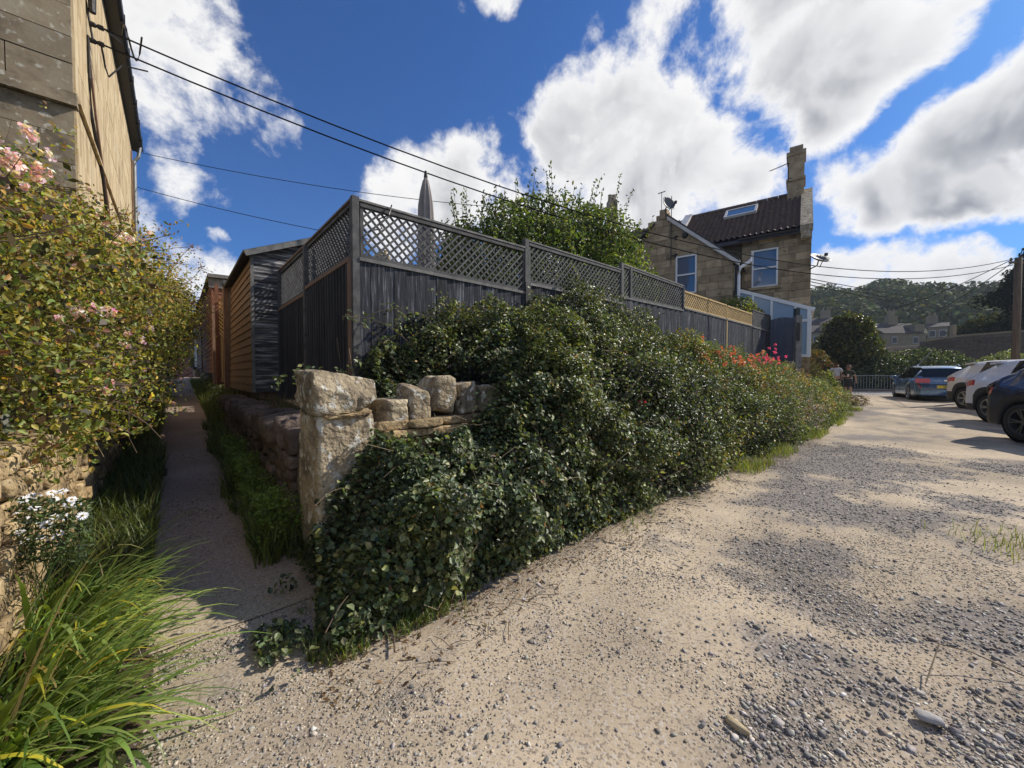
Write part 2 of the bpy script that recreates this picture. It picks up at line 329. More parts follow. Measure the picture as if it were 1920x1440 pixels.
def palette(n, cols, wts, rng=RNG, jit=.25, hue=.07):
    cols = np.array(cols); wts = np.array(wts, float); i = rng.choice(len(cols), n, p=wts/wts.sum())
    return np.clip(cols[i]*(1+jit*rng.normal(size=(n, 1)))*(1+hue*rng.normal(size=(n, 3))), .004, 1)
def foliage(name, C, Nn, size, cols, m, parent=None, wr=.55, simple=False, up=0., kind=None, rng=RNG):
    V, Fs, k = leafmesh(C, Nn, size, wr, rng, up=up, simple=simple)
    o = mk(name, V, Fs, m, parent, col=np.repeat(cols, k, 0))
    if kind: o['kind'] = kind
    return o
def blobs_pts(blobs, n, shell=.35, rough=.22, fr=1.3, seed=1, rng=RNG, zmin=None):
    """points near the skin of a heap of ellipsoids (cx,cy,cz,rx,ry,rz), with outward normals"""
    B = np.array(blobs, float); ar = (B[:, 3]*B[:, 4]*B[:, 5])**(2/3); out = []; on = []; got = 0
    while got < n:
        k = int(n*1.6); i = rng.choice(len(B), k, p=ar/ar.sum()); d = unit(rng.normal(size=(k, 3)))
        lump = 1+rough*(fbm(d*fr*2+B[i, :3]*1.7, seed, 3)-.5)*2
        depth = np.minimum(rng.exponential(shell*.5, k), .9)
        rr = lump*(1-depth); p = B[i, :3]+d*B[i, 3:]*rr[:, None]
        keep = np.ones(k, bool)
        for j in range(len(B)):
            q = np.linalg.norm((p-B[j, :3])/B[j, 3:], axis=1); keep &= ~((q < .62) & (i != j))
        if zmin is not None: keep &= p[:, 2] > zmin
        out.append(p[keep]); on.append(unit(d/B[i, 3:])[keep]); got += keep.sum()
    return np.concatenate(out)[:n], np.concatenate(on)[:n]
def ribbons(base, dirs, length, width, bend, seg=5, rng=RNG, col=None, upk=1.0):
    """grass-like blades: base (n,3), outward dirs (n,3) unit horizontal, arching over"""
    n = len(base); length = np.broadcast_to(length, (n,)); width = np.broadcast_to(width, (n,)); bend = np.broadcast_to(bend, (n,))
    side = unit(np.cross(dirs, np.tile([0, 0, 1.], (n, 1)))); V = []; p = base.copy(); th = np.full(n, 1.45)*upk - .25*rng.random(n)
    for k in range(seg+1):
        f = k/seg; w = width*(1-f**1.6)*.5*(1 if k else .8); w = np.maximum(w, width*.04)
        fold = np.array([0, 0, 1.])*0
        V.append(p-side*w[:, None]); V.append(p+side*w[:, None])
        p = p+(dirs*np.cos(th)[:, None]+np.array([0, 0, 1.])*np.sin(th)[:, None])*(length/seg)[:, None]; th = th-bend/seg*(.5+1.1*f)
    V = np.stack(V, 1).reshape(-1, 3); b = (np.arange(n)*(2*(seg+1)))[:, None]
    Fs = np.concatenate([b+np.array([2*k, 2*k+1, 2*k+3, 2*k+2]) for k in range(seg)])
    return V, Fs, 2*(seg+1)
def grass(name, base, h, w, cols, m=None, parent=None, bend=1.2, seg=3, kind='stuff', rng=RNG, dirs=None):
    n = len(base); a = rng.random(n)*2*math.pi
    if dirs is None: dirs = np.stack([np.cos(a), np.sin(a), 0*a], 1)
    V, Fs, k = ribbons(np.asarray(base, float), dirs, h, w, bend*(.5+rng.random(n)), seg, rng)
    o = mk(name, V, Fs, m or M_LEAF, parent, col=np.repeat(cols, k, 0))
    if kind: o['kind'] = kind
    return o

M_WIRE = mat('wire_sheath', (.02, .02, .022), (.015, .015, .016), 5, .95, vary=0, spec=.05, bump=0)
M_CG = bpy.data.materials.new('conservatory_glass'); M_CG.use_nodes = True
_b = M_CG.node_tree.nodes['Principled BSDF']; _b.inputs['Base Color'].default_value = (.26, .31, .36, 1); _b.inputs['Roughness'].default_value = .08; _b.inputs['Specular IOR Level'].default_value = .8  # pale base colour carries painted whitish reflections and the white room behind
# ================================================================ GROUND
def attrmat(name, scale=60, rough=.95, bump=.5, bd=.004, speck=((.12, .10, .09), .62, .72), amp=.35):
    m = bpy.data.materials.new(name); m.use_nodes = True; t = m.node_tree; b = t.nodes['Principled BSDF']
    a = nd(t, 'ShaderNodeAttribute', attribute_name='Col'); tc = nd(t, 'ShaderNodeTexCoord')
    n = nd(t, 'ShaderNodeTexNoise'); n.inputs['Scale'].default_value = scale; n.inputs['Detail'].default_value = 5; n.inputs['Roughness'].default_value = .7; lk(t, tc.outputs['Object'], n.inputs[0])
    vo = nd(t, 'ShaderNodeTexVoronoi'); vo.inputs['Scale'].default_value = scale*2.2; vo.inputs['Randomness'].default_value = 1; lk(t, tc.outputs['Object'], vo.inputs['Vector'])
    n2 = nd(t, 'ShaderNodeTexNoise'); n2.inputs['Scale'].default_value = 1.3; n2.inputs['Detail'].default_value = 6; lk(t, tc.outputs['Object'], n2.inputs[0])
    v = math_(t, 'MULTIPLY_ADD', n.outputs['Fac'], amp*2, 1-amp); v = math_(t, 'MULTIPLY', v, math_(t, 'MULTIPLY_ADD', n2.outputs['Fac'], .5, .75))
    hs = nd(t, 'ShaderNodeHueSaturation'); lk(t, v, hs.inputs['Value']); lk(t, a.outputs['Color'], hs.inputs['Color'])
    sep = nd(t, 'ShaderNodeSeparateColor'); lk(t, vo.outputs['Color'], sep.inputs[0])
    mm = nd(t, 'ShaderNodeMix', data_type='RGBA'); lk(t, math_(t, 'MULTIPLY', smooth(t, sep.outputs[0], speck[1]+.1, speck[2]+.1), .55), mm.inputs[0]); lk(t, hs.outputs[0], mm.inputs[6]); mm.inputs[7].default_value = (*speck[0], 1)
    m3 = nd(t, 'ShaderNodeMix', data_type='RGBA'); lk(t, math_(t, 'MULTIPLY', smooth(t, sep.outputs[1], .86, .93), .5), m3.inputs[0]); lk(t, mm.outputs[2], m3.inputs[6]); m3.inputs[7].default_value = (.55, .52, .48, 1)
    lk(t, m3.outputs[2], b.inputs['Base Color']); b.inputs['Roughness'].default_value = rough; b.inputs['Specular IOR Level'].default_value = .25
    h = math_(t, 'MULTIPLY_ADD', vo.outputs['Distance'], -.35, n.outputs['Fac'])
    bp = nd(t, 'ShaderNodeBump'); bp.inputs['Strength'].default_value = bump; bp.inputs['Distance'].default_value = bd; lk(t, h, bp.inputs['Height']); lk(t, bp.outputs[0], b.inputs['Normal'])
    return m
M_GROUND = attrmat('trodden_gravel', 55); M_FIELD = attrmat('rough_ground', 3, bump=.3, bd=.05)
GP = [(4.8, 5.4, 1.7, 1.0, 1.2), (5.9, 6.9, 1.6, .8, 1.), (2.15, 2.87, .65, .38, 1.3), (3.1, 3.75, .95, .65, 1.3), (3.9, 4.6, .9, .6, 1.1), (1.75, 2.3, .4, .4, .8), (1.42, 1.74, .32, .42, 1.), (1.0, 1.42, .5, .2, 1), (1.55, 1.36, .5, .2, 1),
      (4.6, 3.9, .8, .6, .8), (2.56, 2.0, .3, .45, .8), (.96, 2.38, .25, .15, .5), (-.43, 1.55, .16, .1, .7), (8, 8, 1.4, .8, .8), (12, 12.3, 3, 2, .6), (7.2, 5.6, 1, .7, .8), (.1, 1.6, .3, .12, .4)]
def gmask(x, y):
    m = np.zeros_like(x)
    for (a, b, ra, rb, s) in GP: m = np.maximum(m, s*(1-((x-a)/ra)**2*.8-((y-b)/rb)**2*.8))
    n = fbm(np.stack([x*1.5, y*1.5, x*0], -1).reshape(-1, 3), 5, 5).reshape(x.shape); n2 = fbm(np.stack([x*5, y*5, x*0], -1).reshape(-1, 3), 9, 4).reshape(x.shape)
    return np.clip(ss(.05, .95, m*.95+(n-.5)*2.4+(n2-.5)*1.5), 0, 1)*.95
def micro(x, y):
    q = np.stack([x, y, x*0], -1).reshape(-1, 3)
    o = ((x-P[0])*N[0]+(y-P[1])*N[1]).reshape(-1); n = fbm(q*.5, 23, 2)
    return ((fbm(q*1.1, 21, 3)-.5)*.05+(fbm(q*7, 22, 3)-.5)*.012+.014*np.sin(o*3.6+n*3)*ss(1.2, 2, o)).reshape(x.shape)
def sheet(name, xs, ys, zf, colf, m, keep=None):
    X, Y = np.meshgrid(xs, ys); Z = zf(X, Y); V = np.stack([X, Y, Z], -1).reshape(-1, 3); nx = len(xs); ny = len(ys)
    i, j = np.meshgrid(np.arange(nx-1), np.arange(ny-1)); a = (j*nx+i).ravel(); Fs = np.stack([a, a+1, a+nx+1, a+nx], 1)
    if keep is not None:
        c = V[Fs].mean(1); Fs = Fs[keep(c[:, 0], c[:, 1])]
    o = mk(name, V, Fs, m, None, True, col=colf(X, Y).reshape(-1, 3), loc=(0, 0, 0)); o['kind'] = 'structure'; return o
def lanecol(X, Y):
    g = gmask(X, Y)[..., None]; q = np.stack([X*.8, Y*.8, X*0], -1).reshape(-1, 3); n = fbm(q, 31, 4).reshape(X.shape)[..., None]
    n3 = fbm(q*2.6, 37, 4).reshape(X.shape)[..., None]; pale = np.array([.485, .388, .268])*(.36+.78*n+.46*n3); grey = np.array([.205, .178, .158])*(.6+.4*n+.4*n3)
    c = pale*(1-g)+grey*g
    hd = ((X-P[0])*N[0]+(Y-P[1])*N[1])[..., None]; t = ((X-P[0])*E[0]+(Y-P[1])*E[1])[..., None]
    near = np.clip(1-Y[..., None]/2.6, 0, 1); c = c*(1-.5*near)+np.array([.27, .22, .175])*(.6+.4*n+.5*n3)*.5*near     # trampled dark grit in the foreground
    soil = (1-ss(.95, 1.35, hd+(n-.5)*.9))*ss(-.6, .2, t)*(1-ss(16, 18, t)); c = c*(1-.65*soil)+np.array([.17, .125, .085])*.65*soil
    return c
xs = np.concatenate([np.arange(-4, 6, .045), np.geomspace(6, 24, 90)]); ys = np.concatenate([np.arange(-1.2, 6, .045), np.geomspace(6, 20.9, 90)])
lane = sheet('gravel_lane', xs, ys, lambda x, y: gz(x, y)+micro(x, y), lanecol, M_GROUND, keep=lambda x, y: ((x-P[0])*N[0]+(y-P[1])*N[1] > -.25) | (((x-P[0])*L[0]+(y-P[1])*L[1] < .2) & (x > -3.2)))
# the footpath running up to the back left
ss_ = np.concatenate([np.arange(-.3, 8, .06), np.arange(8, 27, .25)]); qs = np.linspace(-.75, 1.9, 40)
Sg, Qg = np.meshgrid(ss_, qs, indexing='ij'); X = P[0]+L[0]*Sg+Q[0]*Qg; Y = P[1]+L[1]*Sg+Q[1]*Qg
Zp = gz(X, Y)+micro(X, Y)*.6+.004; n = fbm(np.stack([X, Y, X*0], -1).reshape(-1, 3)*1.5, 33, 4).reshape(X.shape)[..., None]
edge = np.clip(ss(.62, .95, np.abs(Qg-.42)+(n[..., 0]-.5)*.3), 0, 1)[..., None]
Cp = (np.array([.38, .285, .225])*(.7+.6*n))*(1-edge)+np.array([.075, .065, .04])*edge
b0 = ss(-.3, .5, Sg)[..., None]; Cp = Cp*b0+lanecol(X, Y)*(1-b0)
V = np.stack([X, Y, Zp], -1).reshape(-1, 3); ny = len(qs); i, j = np.meshgrid(np.arange(len(ss_)-1), np.arange(ny-1), indexing='ij'); a = (i*ny+j).ravel()
o = mk('footpath', V, np.stack([a, a+1, a+ny+1, a+ny], 1), M_GROUND, None, True, col=Cp.reshape(-1, 3), loc=(0, 0, 0)); o['kind'] = 'structure'
# wide land under everything
gx = np.concatenate([-np.geomspace(600, 14, 24), np.arange(-13, 26, 1.5), np.geomspace(27, 700, 24)]); gy = np.concatenate([-np.geomspace(400, 5, 12), np.arange(-4, 28, 1.5), np.geomspace(30, 900, 26)])
def landcol(X, Y):
    n = fbm(np.stack([X, Y, X*0], -1).reshape(-1, 3)*.3, 35, 4).reshape(X.shape)[..., None]; return np.array([.07, .075, .03])*(.7+.6*n)
sheet('ground', gx, gy, lambda x, y: gz(x, y)-.06, landcol, M_FIELD)
M_TARMAC = mat('pale_tarmac', (.27, .26, .25), (.20, .19, .185), 30, .9, vary=0)
rd = MB(); rd.add([(6, 20.7, .19), (60, 14.0, .19), (60, 21.5, .19), (6, 25.4, .19)], [(0, 1, 2, 3)]); o = rd.build('road', M_TARMAC); o['kind'] = 'structure'
kb = MB(); kb.beam((6, 25.45, .16), (60, 21.6, .16), .15, .24); o = kb.build('kerb', mat('kerb_stone', (.33, .31, .28), vary=0)); o['kind'] = 'structure'
# gravel: thousands of chippings on the lane
def chippings(name, n, xr, yr, sz, dens, pal, seed, lift=.0):
    r = np.random.default_rng(seed); x = r.uniform(*xr, n*4); y = yr[0]+(yr[1]-yr[0])*r.random(n*4)**1.4
    k = r.random(n*4) < dens(x, y); s__ = (x-P[0])*L[0]+(y-P[1])*L[1]; q__ = (x-P[0])*Q[0]+(y-P[1])*Q[1]; k &= ((x-P[0])*N[0]+(y-P[1])*N[1] > .8) | ((s__ > -.6) & (q__ > -.02) & (q__ < 1.0)); x = x[k][:n]; y = y[k][:n]; n = len(x)
    s = sz[0]*(sz[1]/sz[0])**(r.random(n)**2.2); cube = np.array([(a, b, c) for a in (-1, 1) for b in (-1, 1) for c in (-1, 1)], float)
    V = cube[None]*(1+.45*(r.random((n, 8, 3))-.5)*1.6); V *= np.stack([s*r.uniform(.8, 1.4, n), s*r.uniform(.5, 1., n), s*r.uniform(.3, .65, n)], 1)[:, None]*.5
    th = r.random(n)*6.28; ph = r.normal(0, .35, n); c, s_ = np.cos(th), np.sin(th)
    z2 = V[:, :, 2]*np.cos(ph)[:, None]+V[:, :, 0]*np.sin(ph)[:, None]; x2 = V[:, :, 0]*np.cos(ph)[:, None]-V[:, :, 2]*np.sin(ph)[:, None]
    V = np.stack([x2*c[:, None]-V[:, :, 1]*s_[:, None], x2*s_[:, None]+V[:, :, 1]*c[:, None], z2], -1)
    V += np.stack([x, y, gz(x, y)+micro(x, y)+s*.12+lift], 1)[:, None]
    Fs = (np.arange(n)[:, None, None]*8+np.array(BOXF)[None]).reshape(-1, 4)
    o = mk(name, V.reshape(-1, 3), Fs, M_CHIP, None, col=np.repeat(palette(n, *pal, rng=r, hue=.025), 8, 0), loc=(0, 0, 0)); o['kind'] = 'stuff'; tag(o, None); return o
M_CHIP = attrmat('stone_chipping', 90, .9, .3, .002, speck=((.12, .1, .09), 1.2, 1.3), amp=.2)
PG = ([(.25, .23, .215), (.34, .31, .28), (.13, .12, .12), (.45, .40, .33), (.52, .49, .44), (.30, .24, .18)], [4, 3, 2, 2.2, 1, 1])
def dn(x, y): return .035+.12*ss(.5, .7, fbm(np.stack([x*3, y*3, x*0], -1), 14, 3))+gmask(x, y)*.95
chippings('gravel', 30000, (-2.2, 7.5), (1.05, 7.5), (.006, .019), dn, PG, 3)
chippings('gravel', 2000, (-.2, 3.4), (1.05, 2.2), (.011, .026), lambda x, y: .01+gmask(x, y)**2*ss(-.2, .9, x)*ss(2.3, 1.3, y), PG, 4)
chippings('gravel', 34000, (-3.0, 3.4), (1.05, 3.6), (.0045, .011), lambda x, y: np.clip(.05+1.5*(fbm(np.stack([x*2, y*2, x*0], -1), 4, 3)-.35), 0, 1), ([(.42, .35, .26), (.34, .29, .23), (.50, .44, .34), (.22, .195, .17)], [3, 3, 2, 2]), 5)
chippings('gravel', 7000, (-6.5, -1.2), (1.3, 7), (.006, .018), lambda x, y: .6+0*x, ([(.30, .24, .2), (.38, .32, .27), (.2, .17, .15)], [3, 2, 2]), 6)
for o in [o for o in S.objects if o.name.startswith('gravel') and o.get('kind') == 'stuff']: o['label'] = 'grey and buff stone chippings strewn over the trodden lane'
r0 = rock('loose_stone', (.855, 1.425, .012), (.085, .03, .03), (Vector((.5, -.8, 0)).normalized(), Vector((.8, .5, 0)).normalized(), Z3), mat('buff_stone', (.55, .44, .27), (.42, .33, .2), 20), None, 3, .2)
tag(r0, 'long buff coloured stone lying among the dark chippings in the foreground', 'stone')
r1 = rock('loose_stone', (1.62, 1.46, .015), (.085, .05, .026), (Vector((.8, -.4, 0)).normalized(), Vector((.4, .8, 0)).normalized(), Z3), mat('pale_grey_stone', (.42, .40, .37), (.3, .28, .27), 20), None, 3, .2)
tag(r1, 'large flat pale grey stone on the lane at the lower right', 'stone')

# ================================================================ LANE WALL WITH ITS CORNER PILLAR
wall = thing('boundary_wall', 'low rubble wall behind the brambles with rough upright cope stones', 'wall', W(1, -.2, 0))
core = MB(); core.prism([W(.36, -.06), W(.36, -.42), W(.36, -.42, .98), W(.36, -.06, .98)], E3*16); core.build('wall_core', M_MORTAR, wall)
random.seed(11)
_zs = [0, .1, .19, .3, .38, .49, .56, .66, .74, .84, .91]
for _i, z0 in enumerate(_zs):                    # courses of thin rubble on the lane face, as far as they can be told apart
    t = .40+random.random()*.1
    while t < 6.2 and (z0 > .3 or t < 2):
        w = random.uniform(.08, .34); hh = (_zs+[.985])[_i+1]-z0
        rock('stone', W(t+w/2, -.05+random.uniform(-.035, .025), z0+hh/2), (w-.003, .13, hh*random.uniform(.9, 1.04)), (E3, N3, (Z3+E3*random.uniform(-.12, .12)).normalized()), M_RUBBLE, wall, 6, .14, 20, 1.8, flat=True); t += w
for (t0, w, h, z0, tilt) in [(.46, .22, .22, .93, 0), (.70, .19, .34, .93, .08), (.93, .22, .34, .99, -.03), (1.2, .2, .3, .97, .1), (1.45, .2, .26, .98, -.1)]:
    ax = (E3*math.cos(tilt)+Z3*math.sin(tilt)); rock('cope_stone', W(t0+w/2, -.2, z0+h/2), (w, .36, h), (ax, N3, Z3), M_STONE, wall, 12, .13, 12, 1.5)
t = 1.7
while t < 16: w = random.uniform(.16, .3); rock('cope_stone', W(t+w/2, -.22, 1.08), (w-.01, .34, random.uniform(.2, .3)), (E3, N3, Z3), M_RUBBLE, wall, 3, .15, 5); t += w
pil = thing('stone_pillar', 'weathered limestone gate pillar at the corner of lane and footpath', 'pillar', W(.18, -.22, 0))
def block(name, t0, t1, o0, o1, z0, z1, parent, m, n=12, amp=.05, pw=9, fr=1.3, seed=3, rg=.9, cuts=9):
    V, Fs = rockv((t1-t0, o1-o0, z1-z0), n, seed, amp, pw, fr, cuts); A = np.array([list(E3), list(N3), list(Z3)])
    hi = fbm(V*9, seed+4, 4)-.5; rdg = np.abs(fbm(V*3.5+seed, seed+9, 3)-.5); V = V*(1+hi[:, None]*.07-np.clip(.06-rdg, 0, 1)[:, None]*rg); V = V@A+np.array(W((t0+t1)/2, (o0+o1)/2, (z0+z1)/2)); return mk(name, V, Fs, m, parent, True)
block('shaft_stone', -.01, .385, -.47, .015, -.08, 1.085, pil, M_STONE, 34, .04, 14, 2.2, 3, .6, 0)
block('cap_stone', -.035, .42, -.50, .035, 1.055, 1.375, pil, M_STONE, 34, .10, 12, 1.5, 8, 1.0)
block('bed_stone', -.02, .39, -.48, .028, 1.035, 1.085, pil, M_RUBBLE, 12, .12, 8, 3, 5, .9, 3)

# wall along the footpath, left of the pillar
swl = thing('boundary_wall', 'dark rubble retaining wall with rounded cope stones beside the shaded footpath', 'wall', F(3, -.1, 0))
core = MB(); core.prism([F(.45, .0), F(.45, -.35), F(.45, -.35, .72), F(.45, .0, .72)], L3*6.2); core.build('wall_core', M_MORTAR, swl)
for z0 in np.arange(0.0, .70, .10):
    s = .5+random.random()*.1
    while s < 6.4:
        w = random.uniform(.12, .34)
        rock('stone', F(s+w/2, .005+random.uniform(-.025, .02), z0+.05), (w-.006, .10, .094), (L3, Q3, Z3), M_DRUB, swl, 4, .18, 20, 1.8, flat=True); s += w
s = .55
while s < 6.3:
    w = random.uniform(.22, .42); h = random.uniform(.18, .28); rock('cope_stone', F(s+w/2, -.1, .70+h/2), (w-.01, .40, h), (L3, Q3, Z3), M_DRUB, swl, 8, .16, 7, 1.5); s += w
# raised soil behind both walls
M_SOIL = mat('dark_soil', (.085, .06, .04), (.045, .032, .022), 9, .98, vary=0)
sb = MB(); sb.prism([W(.3, -.35, .85), W(17, -.35, .95), W(17, -14, 1.1), F(14, -10, 1.3), F(13, -.3, 1.1), F(.4, -.3, .80)], (0, 0, -.8)); o = sb.build('raised_garden', M_SOIL); o['kind'] = 'structure'

# ================================================================ FENCES
C0 = np.array([-1.62, 4.0])
def FR(t, o=0, z=0): p = C0+E*t+N*o; return Vector((p[0], p[1], z))      # along the lane
def FL(s, o=0, z=0): p = C0+L*s+Q*o; return Vector((p[0], p[1], z))      # along the footpath
def trellis(parent, fn, a, b, za0, za1, zb0, zb1, m, h=.1, lw=.021, rail=.035, name='trellis_panel', first=True, nrm=None, label=None):
    """square-frame panel of crossed laths between a and b; bottom z za0->zb0, top z za1->zb1"""
    nrm = nrm or N3; fr = MB()
    fr.beam(fn(a, .0, za0+.02), fn(b, .0, zb0+.02), rail, .04, nrm); fr.beam(fn(a, .0, za1-.02), fn(b, .0, zb1-.02), rail+.02, .04, nrm)
    d = (fn(b)-fn(a)).normalized()
    fr.beam(fn(a+.018, 0, za0+.04), fn(a+.018, 0, za1-.04), rail, .034, nrm); fr.beam(fn(b-.018, 0, zb0+.04), fn(b-.018, 0, zb1-.04), rail, .034, nrm)
    p = fr.build(name, m, parent)
    if label: p['label'] = label
    ln = b-a; H = za1-za0-.05
    for sgn in (1, -1):
        x = -H if sgn == 1 else 0; x1 = ln if sgn == 1 else ln+H; off = .009*sgn
        x += h*.4
        while x < x1:
            u0, u1 = (x, x+H) if sgn == 1 else (x, x-H); v0, v1 = 0., H
            lo, hi = .02, ln-.02
            f0, f1 = 0., 1.
            for bound, sg in ((lo, 1), (hi, -1)):
                g0 = (u0-bound)*sg; g1 = (u1-bound)*sg
                if g0 < 0 and g1 < 0: f0 = 2; break
                if g0 < 0: f0 = max(f0, g0/(g0-g1))
                elif g1 < 0: f1 = min(f1, g0/(g0-g1))
            if f0 < f1-.03:
                q = []
                for f in (f0, f1):
                    u = u0+(u1-u0)*f; v = (v0+(v1-v0)*f); k = u/ln; q.append(fn(a+u, off, za0+(zb0-za0)*k+.02+v))
                mb = MB(); mb.beam(q[0], q[1], .014, lw, nrm); mb.build('lath', m, p)
            x += h
    return p
def boards(parent, fn, a, b, z0, zt, m, w=.135, nrm=None, gap=.0, lift=0):
    nrm = nrm or N3; x = a; k = 0
    while x < b-.02:
        ww = min(w*random.uniform(.92, 1.06), b-x); c = x+ww/2; zz = zt(c)+random.uniform(-.010, .006); o = .014+(k % 2)*.010+random.uniform(0, .003)
        d = (fn(1.)-fn(0.)).normalized(); mb = MB(); ax = (d+nrm*random.uniform(.02, .13)).normalized()
        mb.box(fn(c, o, (z0+zz)/2), ax, ax.cross(Z3), Z3, ww/2+.006, .007, (zz-z0)/2); mb.build('fence_board', m, parent); x += ww; k += 1
fr = thing('garden_fence', 'long weathered grey board fence with trellis top above the brambles along the lane', 'fence', FR(7, 0, .9))
lin = lambda a, b, za, zb: (lambda t: za+(zb-za)*(t-a)/(b-a))
zt1 = lambda t: 2.535-.02*math.sin(math.pi*min(1, t/2.46))
SEG = [(0, 2.46, 2.53, 2.52), (2.46, 5.0, 2.66, 2.68), (5.0, 7.66, 2.80, 2.84), (7.66, 10.5, 2.90, 2.90), (10.5, 12.8, 2.90, 2.90), (12.8, 14.8, 2.88, 2.88)]
TOP = [(3.12, 3.16), (3.27, 3.30), (3.42, 3.41), (3.33, 3.33), (3.32, 3.32), (3.46, 3.48)]
for k, ((a, b, za, zb), (ta, tb)) in enumerate(zip(SEG, TOP)):
    boards(fr, FR, a+.03, b-.03, .98, lin(a, b, za, zb), M_BOARD)
    mb = MB(); mb.beam(FR(a+.03, .022, za+.006), FR(b-.03, .022, zb+.006), .05, .035, N3); mb.build('rail', M_RAIL, fr)
    new = k in (3, 4)
    trellis(fr, FR, a+.05, b-.03, za+.025, ta, zb+.025, tb, M_NEWWOOD if new else M_LATH, h=.1 if k < 3 else (.105 if new else .06), lw=.022 if k < 3 else .028, nrm=N3, label='new unpainted yellow trellis panel' if new else None)
    if k < 3:
        mb = MB(); mb.beam(FR(a+.03, 0, ta+.02), FR(b, 0, tb+.02), .07, .022, N3); mb.build('cap_rail', M_RAIL, fr)
for k, (t, z) in enumerate([(0.0, 3.17), (2.46, 3.31), (5.0, 3.46), (5.32, 3.42), (7.66, 3.44), (10.5, 2.9), (12.8, 2.9), (14.8, 3.45)]):
    mb = MB(); mb.beam(FR(t, .0 if k else 0, .9), FR(t, 0, z), .07, .07, E3); o = mb.build('post', M_NEWWOOD if k == 5 else M_LATH if k < 4 else M_BLACK, fr)
    if k == 5: o['label'] = 'new orange timber post'
mb = MB(); mb.beam(FR(2.46, .03, 2.3), FR(2.46, .03, 2.68), .10, .07, E3); mb.build('post_cap', M_LATH, fr)
fl = thing('garden_fence', 'short dark board fence with trellis top running back beside the shaded footpath', 'fence', FL(1.8, 0, .9))
random.seed(5)
for k, (a, b) in enumerate([(0.03, 1.83), (1.83, 3.66)]):
    boards(fl, FL, a+.03, b-.03, .95, lambda t: 2.53 if k == 0 else 2.46, M_DARKB, .105, Q3)
    z0 = 2.53 if k == 0 else 2.46
    x = a+.08
    while x < b-.05:                                    # cover strips over the joints
        mb = MB(); mb.beam(FL(x, .045, .96), FL(x, .045, z0-.03), .028, .03, L3); mb.build('cover_strip', M_DARKB, fl); x += .105
    mb = MB(); mb.beam(FL(a, .03, z0), FL(b, .03, z0), .06, .045, Q3); mb.build('rail', M_POST, fl)
    trellis(fl, FL, a+.04, b-.03, z0+.03, 3.12, z0+.03, 3.12, M_LATH, h=.086, lw=.018, nrm=Q3)
    mb = MB(); mb.beam(FL(a, 0, 3.14), FL(b, 0, 3.14), .08, .025, Q3); mb.build('cap_rail', M_POST, fl)
for s in (1.83, 3.66): mb = MB(); mb.beam(FL(s, .03, .9), FL(s, .03, 3.12 if s < 3 else 3.1), .07, .07, L3); mb.build('post', M_LATH, fl)
mb = MB(); mb.beam(FL(.05, .03, .9), FL(.05, .03, 2.55), .07, .05, L3); mb.build('post', M_POST, fl)
# old wire hanging on the corner trellis
mb = MB(); mb.tube([FR(.38, .05, 3.18), FR(.33, .09, 3.05), FR(.22, .06, 2.98), FR(.27, .05, 2.9), FR(.18, .06, 2.86)], .008, 5); tag(mb.build('hanging_wire', M_BLACK), 'black wire hung over the trellis near its corner post', 'wire')

# ================================================================ SHEDS ALONG THE PATH
def cladside(parent, p0, d, ln, zb, zt0, zt1, m, nrm, pitch=.135, lean=0., name='cladding_board'):
    """lapped boards from p0 along d, stacked up to a sloping top"""
    z = zb; k = 0
    while z < max(zt0, zt1)-.02:
        z2 = z+pitch; 
        # clip to sloping top
        def xr(zz):
            if zz <= min(zt0, zt1): return (0, ln)
            f = (zz-zt0)/(zt1-zt0)*ln
            return (f, ln) if zt1 > zt0 else (0, f)
        a, b = xr(z); a2, b2 = xr(min(z2, max(zt0, zt1)-.001))
        off = .02+lean*((max(zt0, zt1)-z)/2)
        off2 = .003+lean*((max(zt0, zt1)-z2)/2)
        if b-a > .02:
            zz = min(z2, max(zt0, zt1)); q = [p0+d*a+nrm*off+Z3*(z-p0.z), p0+d*b+nrm*off+Z3*(z-p0.z), p0+d*b2+nrm*off2+Z3*(zz-p0.z), p0+d*a2+nrm*off2+Z3*(zz-p0.z)]
            MB().prism(q, -nrm*.016).build(name, m, parent)
        z = z2; k += 1
